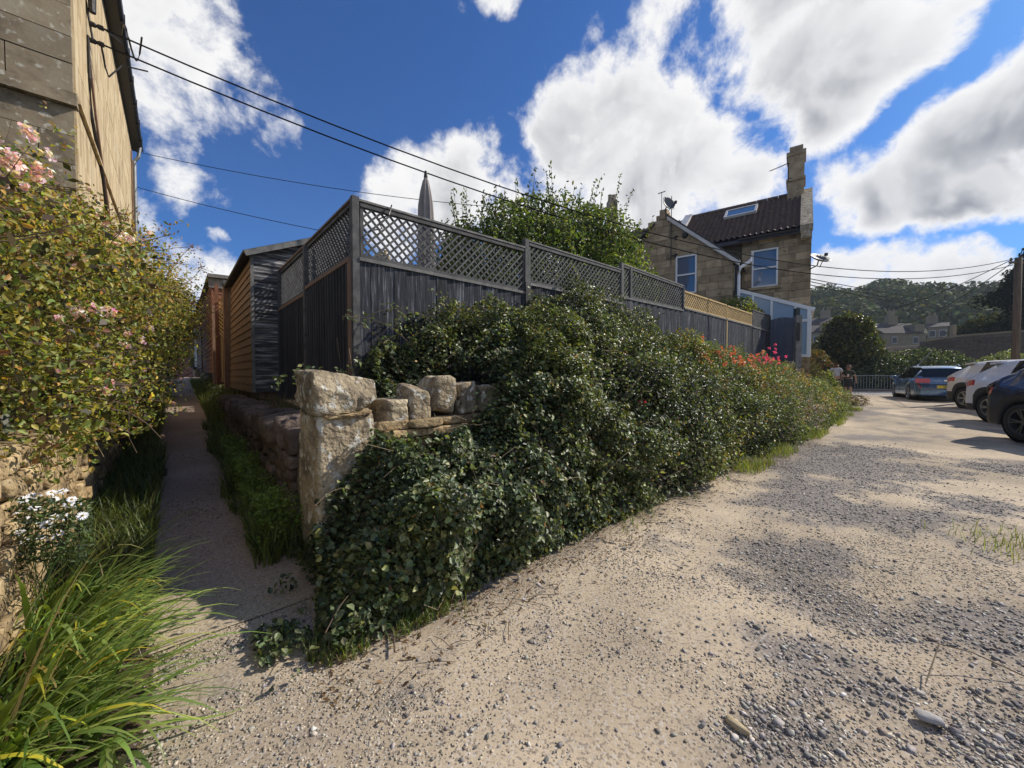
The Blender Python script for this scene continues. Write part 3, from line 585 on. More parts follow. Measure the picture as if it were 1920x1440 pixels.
def shed(label, cor, fd, sd_, w, ln, zb, ze, zp, m_f, m_s, floor=.1, over=.14, pitch=.135, m_trim=None, lean=0., rooflab=None, cover=None):
    """gabled shed: near corner cor, fd along the front gable, sd_ back along the side"""
    t = thing('garden_shed', label, 'shed', v3(cor, zb)); c = v3(cor, zb); fn = -sd_; sn = -fd
    cladside(t, c, fd, w/2, zb, ze, zp, m_f, fn, pitch); cladside(t, c+fd*w/2, fd, w/2, zb, zp, ze, m_f, fn, pitch)
    cladside(t, c, sd_, ln, zb, ze, ze+.0001, m_s, sn, pitch, lean)
    core = MB(); core.prism([c-fn*.03+fd*.03, c-fn*.03+fd*(w-.03), c-fn*.03+fd*(w-.03)+Z3*(ze-zb-.02), c-fn*.03+fd*w/2+Z3*(zp-zb-.04), c-fn*.03+fd*.03+Z3*(ze-zb-.02)], sd_*(ln-.06)); core.build('shed_frame', M_POST, t)
    for k, q in enumerate((0, w)):
        mb = MB(); mb.beam(c+fd*q+fn*.012+sn*(.02 if k == 0 else -.02), c+fd*q+fn*.012+sn*(.02 if k == 0 else -.02)+Z3*(ze-zb), .045, .045, fd); mb.build('corner_trim', m_trim or m_s, t)
    mb = MB(); mb.beam(c+sd_*ln+sn*.02, c+sd_*ln+sn*.02+Z3*(ze-zb), .045, .045, sd_); mb.build('corner_trim', m_trim or m_s, t)
    sl = (zp-ze)/(w/2)
    for k in (0, 1):
        a = c+fd*(-over if k == 0 else w+over)+Z3*(ze-zb-over*sl+.05); b = c+fd*w/2+Z3*(zp-zb+.05); dr = (b-a); up = dr.cross(sd_).normalized(); up = up if up.z > 0 else -up
        mb = MB(); mb.prism([a+fn*.14, b+fn*.14, b+fn*.14+up*.03, a+fn*.14+up*.03], sd_*(ln+.25)); mb.build('roof_panel', M_FELT, t)
        mb = MB(); mb.prism([a+fn*.15-up*.07, b+fn*.15-up*.07, b+fn*.15+up*.02, a+fn*.15+up*.02], fn*.02); mb.build('barge_board', M_RAIL, t)
    mb = MB(); mb.box(c+fd*w/2+sd_*ln/2-Z3*.06, fd, sd_, Z3, w/2-.06, ln/2-.06, .06); mb.build('floor_bearer', M_POST, t)
    mb = MB(); mb.box(c+fd*w/2+sd_*ln/2-Z3*.30, fd, sd_, Z3, w/2-.12, ln/2-.12, .18); mb.build('plinth', M_NEWWOOD if cover else M_RUBBLE, t)
    return t
shed('orange shed with a weathered black and grey gable end beside the dark trellis fence', (-4.33, 6.48), E3, L3, 2.4, 3.35, 1.04, 3.34, 3.86, M_GREYW, M_ORANGE, m_trim=M_RAIL, lean=.035)
shed('red brown shed with a grey top plank, second shed up the footpath', (-4.48+.658*-5.57*1+0, 6.35+.753*5.57), E3, L3, 2.4, 5.9, 1.38, 3.97, 4.0, M_REDW, M_REDW, over=.12)
shed('bright orange shed behind the red brown shed', (-4.48-.658*11.6, 6.35+.753*11.6), E3, L3, 2.4, 5.6, 1.6, 4.15, 4.2, M_ORANGE, M_ORANGE, over=.12)
top = thing('timber_plank', 'grey weathered plank nailed across the top of the red brown shed', 'plank', (-8.1, 10.5, 3.9))
p2 = v3((-4.48-.658*5.57, 6.35+.753*5.57), 3.82); mb = MB(); mb.beam(p2+E3*-.1-L3*.05, p2+E3*1.5-L3*.05, .03, .26, L3); mb.build('plank', M_RAIL, top)
mg = M_GREEN = mat('sage_paint', (.22, .25, .21), (.15, .17, .145), 5, .7)
s4 = shed('small sage green shed with a white porch post further up the footpath', (-15.9, 19.1), E3, L3, 2.2, 2.4, 1.7, 3.6, 4.1, mg, mg, over=.25)
mb = MB(); mb.beam((-15.35, 18.75, 1.7), (-15.35, 18.75, 3.55), .12, .12); mb.build('porch_post', M_WHITE, s4)
# posts and gate between the sheds
gp = thing('garden_gate', 'tall brown gate frame with a strip of trellis between the two nearest sheds', 'gate', (-6.6, 9.0, 1.0))
def gpt(px, d): return v3(((px-960)/FOC*d, d), 0)
for (px, d, z0, z1, w, m) in [(406, 9.6, 1.1, 3.05, .13, M_POST), (416, 9.4, 1.1, 2.9, .10, M_POST), (409, 9.3, 1.1, 3.5, .07, M_REDW), (429, 9.0, 1.0, 3.38, .16, M_POST)]:
    c = gpt(px, d); mb = MB(); mb.beam(c+Z3*z0, c+Z3*z1, w, w, E3); mb.build('gate_post', m, gp)
mb = MB(); mb.beam(gpt(411, 9.4)+Z3*1.2, gpt(424, 9.1)+Z3*1.2, .03, .1); mb.beam(gpt(411, 9.4)+Z3*2.3, gpt(424, 9.1)+Z3*2.3, .03, .1); mb.build('gate_rail', M_POST, gp)
for k in range(5):
    c = gpt(413+k*2.4, 9.35-.05*k); mb = MB(); mb.beam(c+Z3*1.2, c+Z3*2.3, .02, .085, E3); mb.build('gate_slat', M_NEWWOOD if k == 2 else M_POST, gp)
for k in range(9):
    for sgn in (1, -1):
        a = gpt(413, 9.3)+Z3*(2.35+.09*k); b = gpt(424, 9.1)+Z3*(2.35+.09*k+.16*sgn); mb = MB(); mb.beam(a, b, .012, .022, L3); mb.build('lath', M_NEWWOOD, gp)
lm = thing('outdoor_lamp', 'small square flood lamp on the brown gate post between the sheds', 'lamp', gpt(429, 8.95)+Z3*3.4)
mb = MB(); mb.box(gpt(429, 8.9)+Z3*3.44, E3, L3, Z3, .09, .04, .06); mb.build('lamp_housing', M_BLACK, lm)
mb = MB(); mb.box(gpt(429, 8.85)+Z3*3.44, E3, L3, Z3, .07, .008, .045); mb.build('lamp_glass', M_DISH, lm)
# house at the end of the path
eh = thing('brick_house', 'far red brick house with a white framed window at the end of the footpath', 'house', (-26.5, 31, 1))
M_BRICK = mat('red_brick', (.33, .15, .12), (.22, .10, .085), 5, .9, (1, 1, 6))
mb = MB(); mb.box((-27, 33.5, 2.2), Vector((1, 0, 0)), Vector((0, 1, 0)), Z3, 2.6, 2, 1.2); mb.build('wall', M_BRICK, eh)
mb = MB(); mb.box((-27, 33.5, 3.9), Vector((1, 0, 0)), Vector((0, 1, 0)), Z3, 2.6, 1.9, .5); mb.build('wall', M_BLACK, eh)
mb = MB(); mb.prism([(-29.8, 31.2, 4.3), (-24.2, 31.2, 4.3), (-24.6, 32.6, 5.0), (-29.4, 32.6, 5.0)], (0, 0, .1)); mb.build('roof', M_SLATE, eh)
for x in (-28.7, -27.9, -27.1, -26.3, -25.5):
    f = MB(); 
    for (a, b) in (((-.38, -.5), (-.38, .5)), ((.38, -.5), (.38, .5)), ((-.38, -.5), (.38, -.5)), ((-.38, .5), (.38, .5))): f.beam((x+a[0], 31.5, 3.85+a[1]*.9), (x+b[0], 31.5, 3.85+b[1]*.9), .06, .08)
    w_ = f.build('window', M_WHITE, eh); mb = MB(); mb.box((x, 31.56, 3.85), Vector((1, 0, 0)), Vector((0, 1, 0)), Z3, .36, .01, .42); mb.build('pane', M_GLASS, w_)

# ================================================================ ASHLAR BUILDINGS
def ashlar(parent, o, u, nrm, ln, courses, zb, lens, m, proud=.012, gap=.008, holes=(), topf=None, name='stone_block', seed=1, rnd=.004):
    """courses of blocks on the plane through o; holes: (u0,u1,z0,z1)"""
    r = random.Random(seed); z = zb
    for h in courses:
        x = -r.random()*lens[0]*.5
        while x < ln:
            w = r.uniform(*lens); a, b = max(0, x), min(ln, x+w); x += w
            if b-a < .05: continue
            spans = [(a, b, z, z+h)]
            for (h0, h1, k0, k1) in holes:
                ns = []
                for (p, q, c, d) in spans:
                    if q <= h0 or p >= h1 or d <= k0 or c >= k1: ns.append((p, q, c, d)); continue
                    if p < h0: ns.append((p, h0, c, d))
                    if q > h1: ns.append((h1, q, c, d))
                    pp, qq = max(p, h0), min(q, h1)
                    if c < k0: ns.append((pp, qq, c, k0))
                    if d > k1: ns.append((pp, qq, k1, d))
                spans = ns
            for (p, q, c, d) in spans:
                if q-p < .04 or d-c < .04: continue
                pts = [(p+gap/2, c+gap/2), (q-gap/2, c+gap/2), (q-gap/2, d-gap/2), (p+gap/2, d-gap/2)]
                if topf:
                    pts = clip_top(pts, topf)
                    if len(pts) < 3: continue
                k = proud+r.uniform(-rnd, rnd)
                MB().prism([o+u*a_+Z3*(b_-o.z)+nrm*k for a_, b_ in pts], -nrm*(proud+.02)).build(name, m, parent)
        z += h
def clip_top(pts, f):
    out = []; n = len(pts)
    for i in range(n):
        a, b = pts[i], pts[(i+1) % n]; da, db = f(a[0])-a[1], f(b[0])-b[1]
        if da >= 0: out.append(a)
        if (da >= 0) != (db >= 0): k = da/(da-db); out.append((a[0]+(b[0]-a[0])*k, a[1]+(b[1]-a[1])*k))
    return out
# --- near house at the left
G0 = np.array([-5.583, 5.0]); HE = 8.42
h1 = thing('stone_house', 'tall old stone house at the left with cream side wall and grey end wall', 'house', v3(G0))
g = v3(G0)
mb = MB(); mb.prism([g-Q3*-.03+L3*.03, g+Q3*6+L3*.03, g+Q3*6+L3*.03+Z3*HE, g+Q3*.03+L3*.03+Z3*HE], L3*9.4); mb.build('wall', M_JOINT, h1)
rs = random.Random(2); cz = [.36]*13+[.25]+[.37, .33, .38, .36, .33, .37, .36, .38, .35, .36, .34, .37]
ashlar(h1, v3(G0), Q3, -L3, 5.0, cz[:13], .05, (.5, 1.1), M_ENDW, .02, .01, seed=4)
zz = .05+sum(cz[:13])
mb = MB(); mb.box(v3(G0, zz+.08)+Q3*2.5-L3*.02, Q3, L3, Z3, 2.53, .075, .078); mb.build('string_course', M_ENDW, h1)
ashlar(h1, v3(G0), Q3, -L3, 5.0, cz[14:], zz+.16, (.45, .95), M_ENDW, .055, .01, seed=9)
ashlar(h1, v3(G0)-L3*0, L3, -Q3, 9.4, [.38]*22, .05, (.7, 1.3), M_CREAM, .014, .004, seed=6, rnd=.002)
mb = MB(); mb.beam(v3(G0, zz+.10)-Q3*.03, v3(G0, zz+.10)-Q3*.03+L3*9.4, .05, .035, Q3); mb.build('string_course', M_CREAM, h1)
mb = MB(); mb.beam(v3(G0, HE-.05)-Q3*.10-L3*.1, v3(G0, HE-.05)-Q3*.10+L3*9.5, .2, .14, Q3); mb.build('fascia', M_BLACK, h1)
mb = MB()
for k in range(7): a = math.pi+k*math.pi/6; mb.V
gut = MB(); gut.tube([v3(G0, HE-.02)-Q3*.20-L3*.12, v3(G0, HE-.02)-Q3*.20+L3*9.5], .065, 10); gut.build('gutter', M_BLACK, h1)
for s in np.arange(.4, 9.4, 1.05): mb = MB(); mb.beam(v3(G0, HE-.12)-Q3*.20+L3*s, v3(G0, HE+.07)-Q3*.20+L3*s, .15, .05, Q3); mb.build('gutter_bracket', M_BLACK, h1)
mb = MB(); mb.prism([v3(G0, HE)-Q3*.26-L3*.2, v3(G0, HE)-Q3*.26+L3*9.7, v3(G0, HE+3)+Q3*3+L3*9.7, v3(G0, HE+3)+Q3*3-L3*.2], (0, 0, .08)); mb.build('roof', M_SLATE, h1)
mb = MB(); mb.tube([v3(G0, HE-.08)-Q3*.20+L3*9.2, v3(G0, HE-.4)-Q3*.16+L3*9.2, v3(G0, HE-.55)-Q3*.07+L3*9.2, v3(G0, .3)-Q3*.07+L3*9.2], .045, 8); mb.build('downpipe', M_STEEL, h1)
mb = MB(); mb.tube([v3(G0, HE-.5)-Q3*.04+L3*8.6, v3(G0, .3)-Q3*.04+L3*8.6], .018, 6); mb.build('downpipe', M_POST, h1)
mb = MB(); mb.tube([v3(G0, 6.3)-Q3*.03+L3*.98, v3(G0, 5.7)-Q3*.03+L3*1.0, v3(G0, 5.2)-Q3*.03+L3*1.15, v3(G0, 4.7)-Q3*.03+L3*2.2, v3(G0, 1)-Q3*.03+L3*4.8], .02, 6); mb.build('cable', M_BLACK, h1)
mb = MB(); mb.tube([v3(G0, 6.1)-Q3*.03+L3*1.02, v3(G0, 5.4)-Q3*.03+L3*1.6, v3(G0, 4.4)-Q3*.03+L3*2.9, v3(G0, 1)-Q3*.03+L3*6.3], .014, 6); mb.build('cable', M_POST, h1)
# cable bracket with its insulators
BK = v3(G0, 6.5)+L3*1.0-Q3*.06
cb = thing('cable_bracket', 'black iron cable bracket with coiled leads high on the cream house wall', 'bracket', BK)
mb = MB(); mb.tube([BK-Q3*-.05+Z3*.34, BK-Q3*.02-Z3*.25], .014, 6); mb.build('rod', M_BLACK, cb)
for dz in (0, -.24):
    mb = MB(); mb.lathe([(.0, -.1), (.035, -.1), (.035, -.04), (.02, -.02), (.035, 0), (.035, .05), (0, .06)], BK-Q3*.08+Z3*dz, -Q3, 8); mb.build('insulator', M_BLACK, cb)
mb = MB(); mb.lathe([(0, 0), (.04, .01), (.045, .22), (.03, .26), (0, .27)], BK-Q3*.02+Z3*.16, (0, 0, 1), 8); mb.build('joint_box', M_BLACK, cb)
mb = MB(); pts = [BK-Q3*.14]; 
for k in range(13): a = k/12*2*math.pi*1.15+.6; pts.append(BK-Q3*(.3+.02*k)+L3*(.12+.28*math.cos(a))+Z3*(.02+.17*math.sin(a)))
mb.tube(pts, .013, 5); mb.tube([BK-Q3*.1-Z3*.24, BK-Q3*.12-Z3*.45+L3*.2, BK-Q3*.15-Z3*.55+L3*.25, BK-Q3*.3-Z3*.27+L3*.3, BK-Q3*.6-Z3*.27+L3*.2], .012, 5); mb.build('lead', M_BLACK, cb)
# low garden wall before the house
gw = thing('garden_wall', 'low yellow rubble wall under the climbing rose at the left', 'wall', F(3, 1.4, 0))
core = MB(); core.prism([F(-1.6, 1.36), F(-1.6, 1.62), F(-1.6, 1.62, .92), F(-1.6, 1.36, .92)], L3*7.4); core.build('wall_core', M_MORTAR, gw)
random.seed(21)
for z0 in np.arange(0.02, .92, .095):
    s = -1.5+random.random()*.1
    while s < 4.2:
        w = random.uniform(.1, .3); rock('stone', F(s+w/2, 1.345+random.uniform(-.025, .02), z0+.045), (w-.006, .10, .092), (L3, -Q3, Z3), M_RUBBLE, gw, 5, .16, 20, 1.8, flat=True); s += w
s = -1.5
while s < 4.2: w = random.uniform(.25, .45); rock('cope_stone', F(s+w/2, 1.47, .96), (w-.01, .36, .09), (L3, -Q3, Z3), M_RUBBLE, gw, 3, .1, 7); s += w
bx = thing('timber_edging', 'dark upright timber edging boards beyond the low garden wall', 'edging', F(5.2, 1.3, .2))
for k in range(9): a = F(4.3+k*.2, 1.3, .15); mb = MB(); mb.beam(a, a+Z3*(.62+.04*(k % 3)), .19, .03, L3); mb.build('plank', M_DARKB, bx)

# --- far house at the right
R0 = Vector((11.55, 15, 0)); A3 = Vector((-.8, .6, 0)); B3 = Vector((-.6, -.8, 0))
def HR(a, b, z=0): return R0+A3*a+B3*b+Z3*z
h2 = thing('stone_house', 'golden stone house with a brown tiled roof and white windows behind the garden', 'house', HR(2, 0, 0))
ZE, ZR, DR = 6.97, 9.7, 3.5
mb = MB(); mb.prism([HR(0.03, -.03, .5), HR(10, -.03, .5), HR(10, -7, .5), HR(.03, -7, .5)], Z3*(ZE-.5-.02)); mb.build('wall', M_JOINT, h2)
mb = MB(); mb.prism([HR(.03, -.05, ZE-.02), HR(.03, -2*DR+.05, ZE-.02), HR(.03, -DR, ZR-.1)], A3*.25); mb.build('wall', M_JOINT, h2)
W1 = (1.03, 1.93, 4.92, 6.45)
ashlar(h2, HR(0, 0), A3, B3, 2.3, [.29]*22, .6, (.35, .85), M_BATH, .02, .011, [(W1[0], W1[1], W1[2], W1[3])], seed=3)
ashlar(h2, HR(0, 0), -B3, -A3, 7, [.29]*20, .6+.29*2, (.4, .9), M_BATH, .02, .006, seed=7)
# wing with half gable
WB = 2.0; WA0, WA1 = 2.36, 5.6
mb = MB(); mb.prism([HR(WA0+.03, WB-.03, .5), HR(WA1, WB-.03, .5), HR(WA1, WB-.03, 7.85), HR(4.76, WB-.03, 7.7), HR(WA0+.03, WB-.03, 5.6)], -B3*(WB+.2)); mb.build('wall', M_JOINT, h2)
gable = lambda x: 5.72+(7.85-5.72)*min(x, 2.4)/2.4
W2 = (1.28, 2.08, 4.62, 6.18)
ashlar(h2, HR(WA0, WB), A3, B3, WA1-WA0, [.29]*26, .6, (.35, .9), M_BATH, .02, .011, [W2], gable, seed=12)
ashlar(h2, HR(WA0, WB), -B3, -A3, WB, [.29]*17, .6, (.4, .9), M_BATH, .02, .006, seed=13)
def window(parent, o, u, nrm, u0, u1, z0, z1, label=None, split=.5):
    f = MB(); w = .06; a, b = o+u*u0+nrm*.012, o+u*u1+nrm*.012
    zA = Z3*(z0-o.z); zB = Z3*(z1-o.z); zM = Z3*(z0+(z1-z0)*split-o.z)
    f.beam(a+zA+u*w/2, a+zB+u*w/2, .09, w, nrm); f.beam(b+zA-u*w/2, b+zB-u*w/2, .09, w, nrm)
    for q in (zA+Z3*w/2, zM, zB-Z3*w/2): f.beam(a+q+u*w, b+q-u*w, .088, w, nrm)
    wd = f.build('window', M_WHITE, parent)
    for (s0, s1) in ((zA, zM), (zM, zB)): MB().prism([a+s0+u*w-nrm*.02, b+s0-u*w-nrm*.02, b+s1-u*w-nrm*.02, a+s1+u*w-nrm*.02], -nrm*.01).build('pane', M_GLASS, wd)
    MB().box((a+b)/2+zA-Z3*.06+nrm*.06, u, nrm, Z3, (u1-u0)/2+.1, .09, .05).build('sill', M_BATH, wd)
    MB().prism([a+zA-u*.01-nrm*.035, b+zA+u*.01-nrm*.035, b+zB+u*.01-nrm*.035, a+zB-u*.01-nrm*.035], -nrm*.02).build('reveal', M_BLACK, wd)
    return wd
window(h2, HR(0, 0), A3, B3, *W1); window(h2, HR(WA0, WB), A3, B3, *W2)
# roof of the main house: pantiles as real corrugation and steps
def tiles(parent, o, u, dn, ln, sl, tw=.21, th=.32, m=M_TILE):
    nu = int(ln/tw*6); nv = int(sl/th); up = u.cross(dn).normalized(); up = up if up.z > 0 else -up; V = []; Fs = []
    us = np.linspace(0, ln, nu+1)
    for j in range(nv):
        for (vv, zz) in ((j*th, .0), ((j+1)*th, .045)):
            for x in us: p = o+u*x+dn*vv+up*(zz+.042*math.cos(x/tw*2*math.pi)+.006*math.sin(x*3.1+j)); V.append(p)
        k = j*2*(nu+1)
        for i in range(nu):
            Fs.append((k+i, k+i+1, k+nu+1+i+1, k+nu+1+i))
            if j < nv-1: Fs.append((k+nu+1+i, k+nu+2+i, k+2*(nu+1)+i+1, k+2*(nu+1)+i))
    ob = mk('roof_tiles', V, Fs, m, parent, True); ob['kind'] = 'stuff'; return ob
ridge = HR(0.35, -DR, ZR); dn = (HR(.35, .3, ZE-.03)-ridge); sl = dn.length; dn.normalize()
MB().prism([HR(.3, -DR, ZR-.06), HR(10.6, -DR, ZR-.06), HR(10.6, .28, ZE-.12), HR(.3, .28, ZE-.12)], (0, 0, -.06)).build('roof_deck', M_SLATE, h2)
MB().prism([HR(.3, -DR, ZR-.06), HR(10.6, -DR, ZR-.06), HR(10.6, -2*DR-.28, ZE-.12), HR(.3, -2*DR-.28, ZE-.12)], (0, 0, -.06)).build('roof_deck', M_SLATE, h2)
tiles(h2, ridge, A3, dn, 4.75, sl); tiles(h2, HR(5.45, -DR, ZR), A3, dn, 5, sl)
for k in range(11): c0 = HR(.35+k*.44, -DR, ZR+.02); MB().lathe([(.11, 0), (.115, .42)], c0, A3, 10).build('ridge_tile', M_TILE, h2)
# skylight
sk = thing('skylight', 'white framed skylight set in the brown tiled roof', 'skylight', ridge+A3*1.8+dn*1.2); upn = A3.cross(dn).normalized(); upn = upn if upn.z > 0 else -upn
c = ridge+A3*2.3+dn*1.15+upn*.10; f = MB()
for (a, b) in ((-.62, 0), (.62, 0)): f.box(c+A3*a, A3, dn, upn, .045, .52, .06)
for b in (-.48, .48): f.box(c+dn*b, A3, dn, upn, .6, .045, .058)
f.build('frame', M_BARGE, sk); MB().box(c, A3, dn, upn, .58, .44, .03).build('pane', M_GLASS, sk)
# coping of end gable and party parapet
for (a0, a1, ex, m_) in ((-.06, .34, .16, M_BATH), (5.0, 5.35, .22, M_BARGE)):
    for sg in (1, -1):
        tp = HR(a0, -DR, ZR+ex); bt = HR(a0, (-DR+(DR+.32)*sg), ZE+ex-.05)
        MB().prism([tp, bt, bt-Z3*.3, tp-Z3*.3], A3*(a1-a0)).build('coping', m_ if a0 > 1 else M_STONE, h2)
MB().box(HR(.14, .22, ZE-.2), A3, B3, Z3, .17, .14, .22).build('kneeler', M_STONE, h2)
for sg in (1,): MB().tube([HR(.4, .34, ZE-.06), HR(2.4, .34, ZE-.06)], .05, 8).build('gutter', M_BLACK, h2)
# chimneys
def chimney(c, w, d, z0, z1, name='chimney', pots=1, shoulder=.5, m=M_BATH, parent=None):
    ch = MB(); ch.box(Vector((c.x, c.y, (z0+z1)/2)), A3, B3, Z3, w/2, d/2, (z1-z0)/2); o = ch.build(name, m, parent)
    MB().box(Vector((c.x, c.y, z0+(z1-z0)*shoulder)), A3, B3, Z3, w/2+.05, d/2+.05, .06).build('band', m, o)
    MB().box(Vector((c.x, c.y, z1-.08)), A3, B3, Z3, w/2+.05, d/2+.05, .09).build('band', m, o)
    MB().box(Vector((c.x, c.y, z1+.12)), A3, B3, Z3, w/2-.06, d/2-.04, .14).build('cap', m, o)
    return o
chimney(HR(.55, -DR+.05, 0), .62, .95, ZR-.4, 11.45, parent=h2, shoulder=.42, m=M_BATH)
chimney(HR(5.0, WB-.35, 0), .42, .6, 7.3, 8.05, parent=h2, shoulder=.6, m=M_BATH)
# wing roof, barge board, guttering, pipes
wt = HR(4.78, WB+.12, 7.92); wb = HR(WA0-.22, WB+.12, 5.60)
MB().prism([wt, wb, wb-Z3*.16, wt-Z3*.16], B3*.04).build('barge_board', M_BARGE, h2)
MB().prism([wt-Z3*.17+B3*-.0, wb-Z3*.17, wb-Z3*.17-B3*.25, wt-Z3*.17-B3*.25], Z3*-.015).build('soffit', M_BARGE, h2)
MB().prism([wt+Z3*.02+B3*.06, wb+Z3*.02+B3*.06, wb+Z3*.02-B3*2.2, wt+Z3*.02-B3*2.2], Z3*.05).build('wing_roof', M_SLATE, h2)
MB().prism([HR(5.3, WB+.12, 7.7), HR(8, WB+.12, 5.6), HR(8, WB-2, 5.6), HR(5.3, WB-2, 7.7)], Z3*.06).build('wing_roof', M_SLATE, h2)
MB().prism([HR(5.6, WB-.05, .5), HR(8, WB-.05, .5), HR(8, WB-.05, 5.5), HR(5.6, WB-.05, 7.3)], -B3*1.8).build('wall', M_BATH, h2)
MB().tube([HR(WA0-.1, WB+.05, 5.5), HR(WA0-.1, WB+.05, 2)], .05, 8).build('downpipe', M_BLACK, h2)
MB().tube([HR(WA0-.2, WB+.1, 5.0), HR(WA0-.24, WB+.1, 5.35), HR(WA0-.55, WB-.1, 5.6), HR(WA0-.62, WB-.1, 5.95)], .06, 8).build('flue_pipe', M_WHITE, h2)
MB().tube([HR(WA0-.2, WB+.1, 5.05), HR(WA0-.2, WB+.1, 3.9)], .055, 8).build('flue_pipe', M_WHITE, h2)
MB().lathe([(0, .1), (.09, .1), (.12, .02), (.12, 0), (.05, 0)], HR(4.1, WB+.02, 7.0), B3, 10).build('vent', M_BLACK, h2)
for z in (6.98, 6.25): MB().beam(HR(4.55, WB+.05, z), HR(4.35, WB+.05, z+.04), .04, .05).beam(HR(4.45, WB+.05, z-.1), HR(4.45, WB+.05, z+.08), .04, .05).build('wall_tie', M_BLACK, h2)
MB().prism([HR(WA0, WB+.1, 3.9), HR(WA1, WB+.1, 3.9), HR(WA1, WB+1.2, 3.55), HR(WA0, WB+1.2, 3.55)], Z3*.08).build('lean_to_roof', M_SLATE, h2)
# conservatory leaning on the wing
cv = thing('conservatory', 'white framed lean-to conservatory against the side of the golden stone house', 'conservatory', HR(1.2, 2, 1.8))
def CV(a, b, z): return HR(a, b, z)
bz = 1.95; fr_ = MB(); zA, zB_ = 4.55, 3.62; a0, a1 = .0, 2.25; zl = lambda a: zB_+(zA-zB_)*(a-a0)/(a1-a0)
fr_.beam(CV(a0-.12, WB, zl(a0-.12)), CV(a1, WB, zl(a1)), .08, .12, B3)
fr_.beam(CV(a0, WB, 3.22), CV(a1, WB, 3.22), .075, .09, B3); fr_.beam(CV(a0, WB, bz+.04), CV(a1, WB, bz+.04), .08, .10, B3)
for a in (a0+.03, .42, 1.12, 1.7, a1-.04): fr_.beam(CV(a, WB, bz), CV(a, WB, zl(a)-.05), .07, .075 if a not in (a0+.03,) else .11, B3)
for b in (WB-.1, WB-1., 0.1): fr_.beam(CV(a0, b, bz), CV(a0, b, zB_), .07, .07, A3)
fr_.beam(CV(a0-.05, WB, zB_-.02), CV(a0-.05, 0, zB_-.02), .12, .12, A3)
fr_.build('frame', M_WHITE, cv)
M_GLASS0 = M_GLASS; M_GLASS = M_CG
for k, (p, q) in enumerate(((a0+.08, .39), (.46, 1.08), (1.16, 1.66), (1.74, a1-.08))):
    MB().prism([CV(p, WB-.01, bz+.09), CV(q, WB-.01, bz+.09), CV(q, WB-.01, 3.17), CV(p, WB-.01, 3.17)], B3*.008).build('pane', M_GLASS, cv)
    MB().prism([CV(p, WB-.01, 3.27), CV(q, WB-.01, 3.27), CV(q, WB-.01, zl(q)-.07), CV(p, WB-.01, zl(p)-.07)], B3*.008).build('pane', M_GLASS, cv)
M_GLASS = M_GLASS0
M_PANEL = mat('polycarbonate', (.34, .39, .42), (.28, .32, .35), 3, .2, vary=0, bump=0)
for k in range(4): b0_ = WB-.06-k*.48; MB().prism([CV(a0-.1, b0_, zl(a0-.1)+.03), CV(a1, b0_, zl(a1)+.03), CV(a1, b0_-.44, zl(a1)+.03), CV(a0-.1, b0_-.44, zl(a0-.1)+.03)], Z3*.02).build('roof_panel', M_PANEL, cv)
MB().box(CV(1.1, WB-.9, 1.25), A3, B3, Z3, 1.12, .95, .68).build('base_wall', M_RUBBLE, cv)
# dishes and aerial
def dish(label, c, nrm, r, arm_to, squash=1.):
    nrm = nrm.normalized(); t = thing('satellite_dish', label, 'satellite dish', arm_to)
    MB().lathe([(0, 0), (r*.4, .015), (r*.75, .05), (r, .11), (r*1.01, .10), (r*.75, .035), (r*.4, 0), (0, -.015)], c, nrm, 20).build('reflector', M_DISH, t, True)
    m = MB(); lnb = c+nrm*.42-Z3*.22; m.tube([c-Z3*r*.9+nrm*.05, lnb], .014, 5); m.build('arm', M_BLACK, t)
    MB().box(lnb+nrm*.02, Vector((1, 0, 0)), Vector((0, 1, 0)), Z3, .04, .04, .05).build('receiver', M_BLACK, t)
    MB().tube([c-nrm*.03, c-nrm*.12-Z3*.1, arm_to], .022, 6).build('mount', M_BLACK, t); return t
dish('round grey satellite dish on a pole above the small chimney', at(1248, 388, 15.2), Vector((.35, -.85, .35)), .30, HR(4.9, WB-.2, 8.0))
dish('oval grey satellite dish on the outer corner of the stone house', at(1531, 489, 14.7), Vector((.1, -.62, .78)), .36, HR(.03, .02, 5.4))
pl_ = thing('dish_pole', 'thin steel pole up the stone gable carrying the round dish', 'pole', HR(4.62, WB+.06, 6)); MB().tube([HR(4.62, WB+.08, 5.9), HR(4.62, WB+.08, 8.7)], .016, 5).build('shaft', M_BLACK, pl_)
wvn = thing('weather_vane', 'small dark aerial rod left of the round dish', 'aerial', HR(5.1, WB-.2, 8)); MB().tube([HR(5.1, WB-.2, 8.1), HR(5.1, WB-.2, 9.1)], .012, 5).tube([HR(5.25, WB-.2, 9.08), HR(4.95, WB-.2, 9.1)], .02, 5).build('rod', M_BLACK, wvn)
ta = thing('television_aerial', 'comb shaped television aerial strapped to the tall chimney', 'aerial', at(1474, 345, 17.4))
m = MB(); m.tube([at(1478, 345, 17.3), at(1471, 345, 17.3), at(1471, 312, 17.3)], .018, 5).tube([at(1478, 339, 17.3), at(1471, 339, 17.3)], .015, 5)
m.tube([at(1472, 311, 17.3), at(1437, 326, 17.6)], .014, 5); m.build('mast', M_BLACK, ta)
for k in range(10):
    f = k/9; c = at(1471-34*f, 312+14*f, 17.3+.3*f); hl = .14-.04*f; m = MB(); m.beam(c-Z3*hl*.5+Vector((0, -hl, 0)), c+Z3*hl*.5+Vector((0, hl, 0)), .012, .012); m.build('element', M_BLACK, ta)

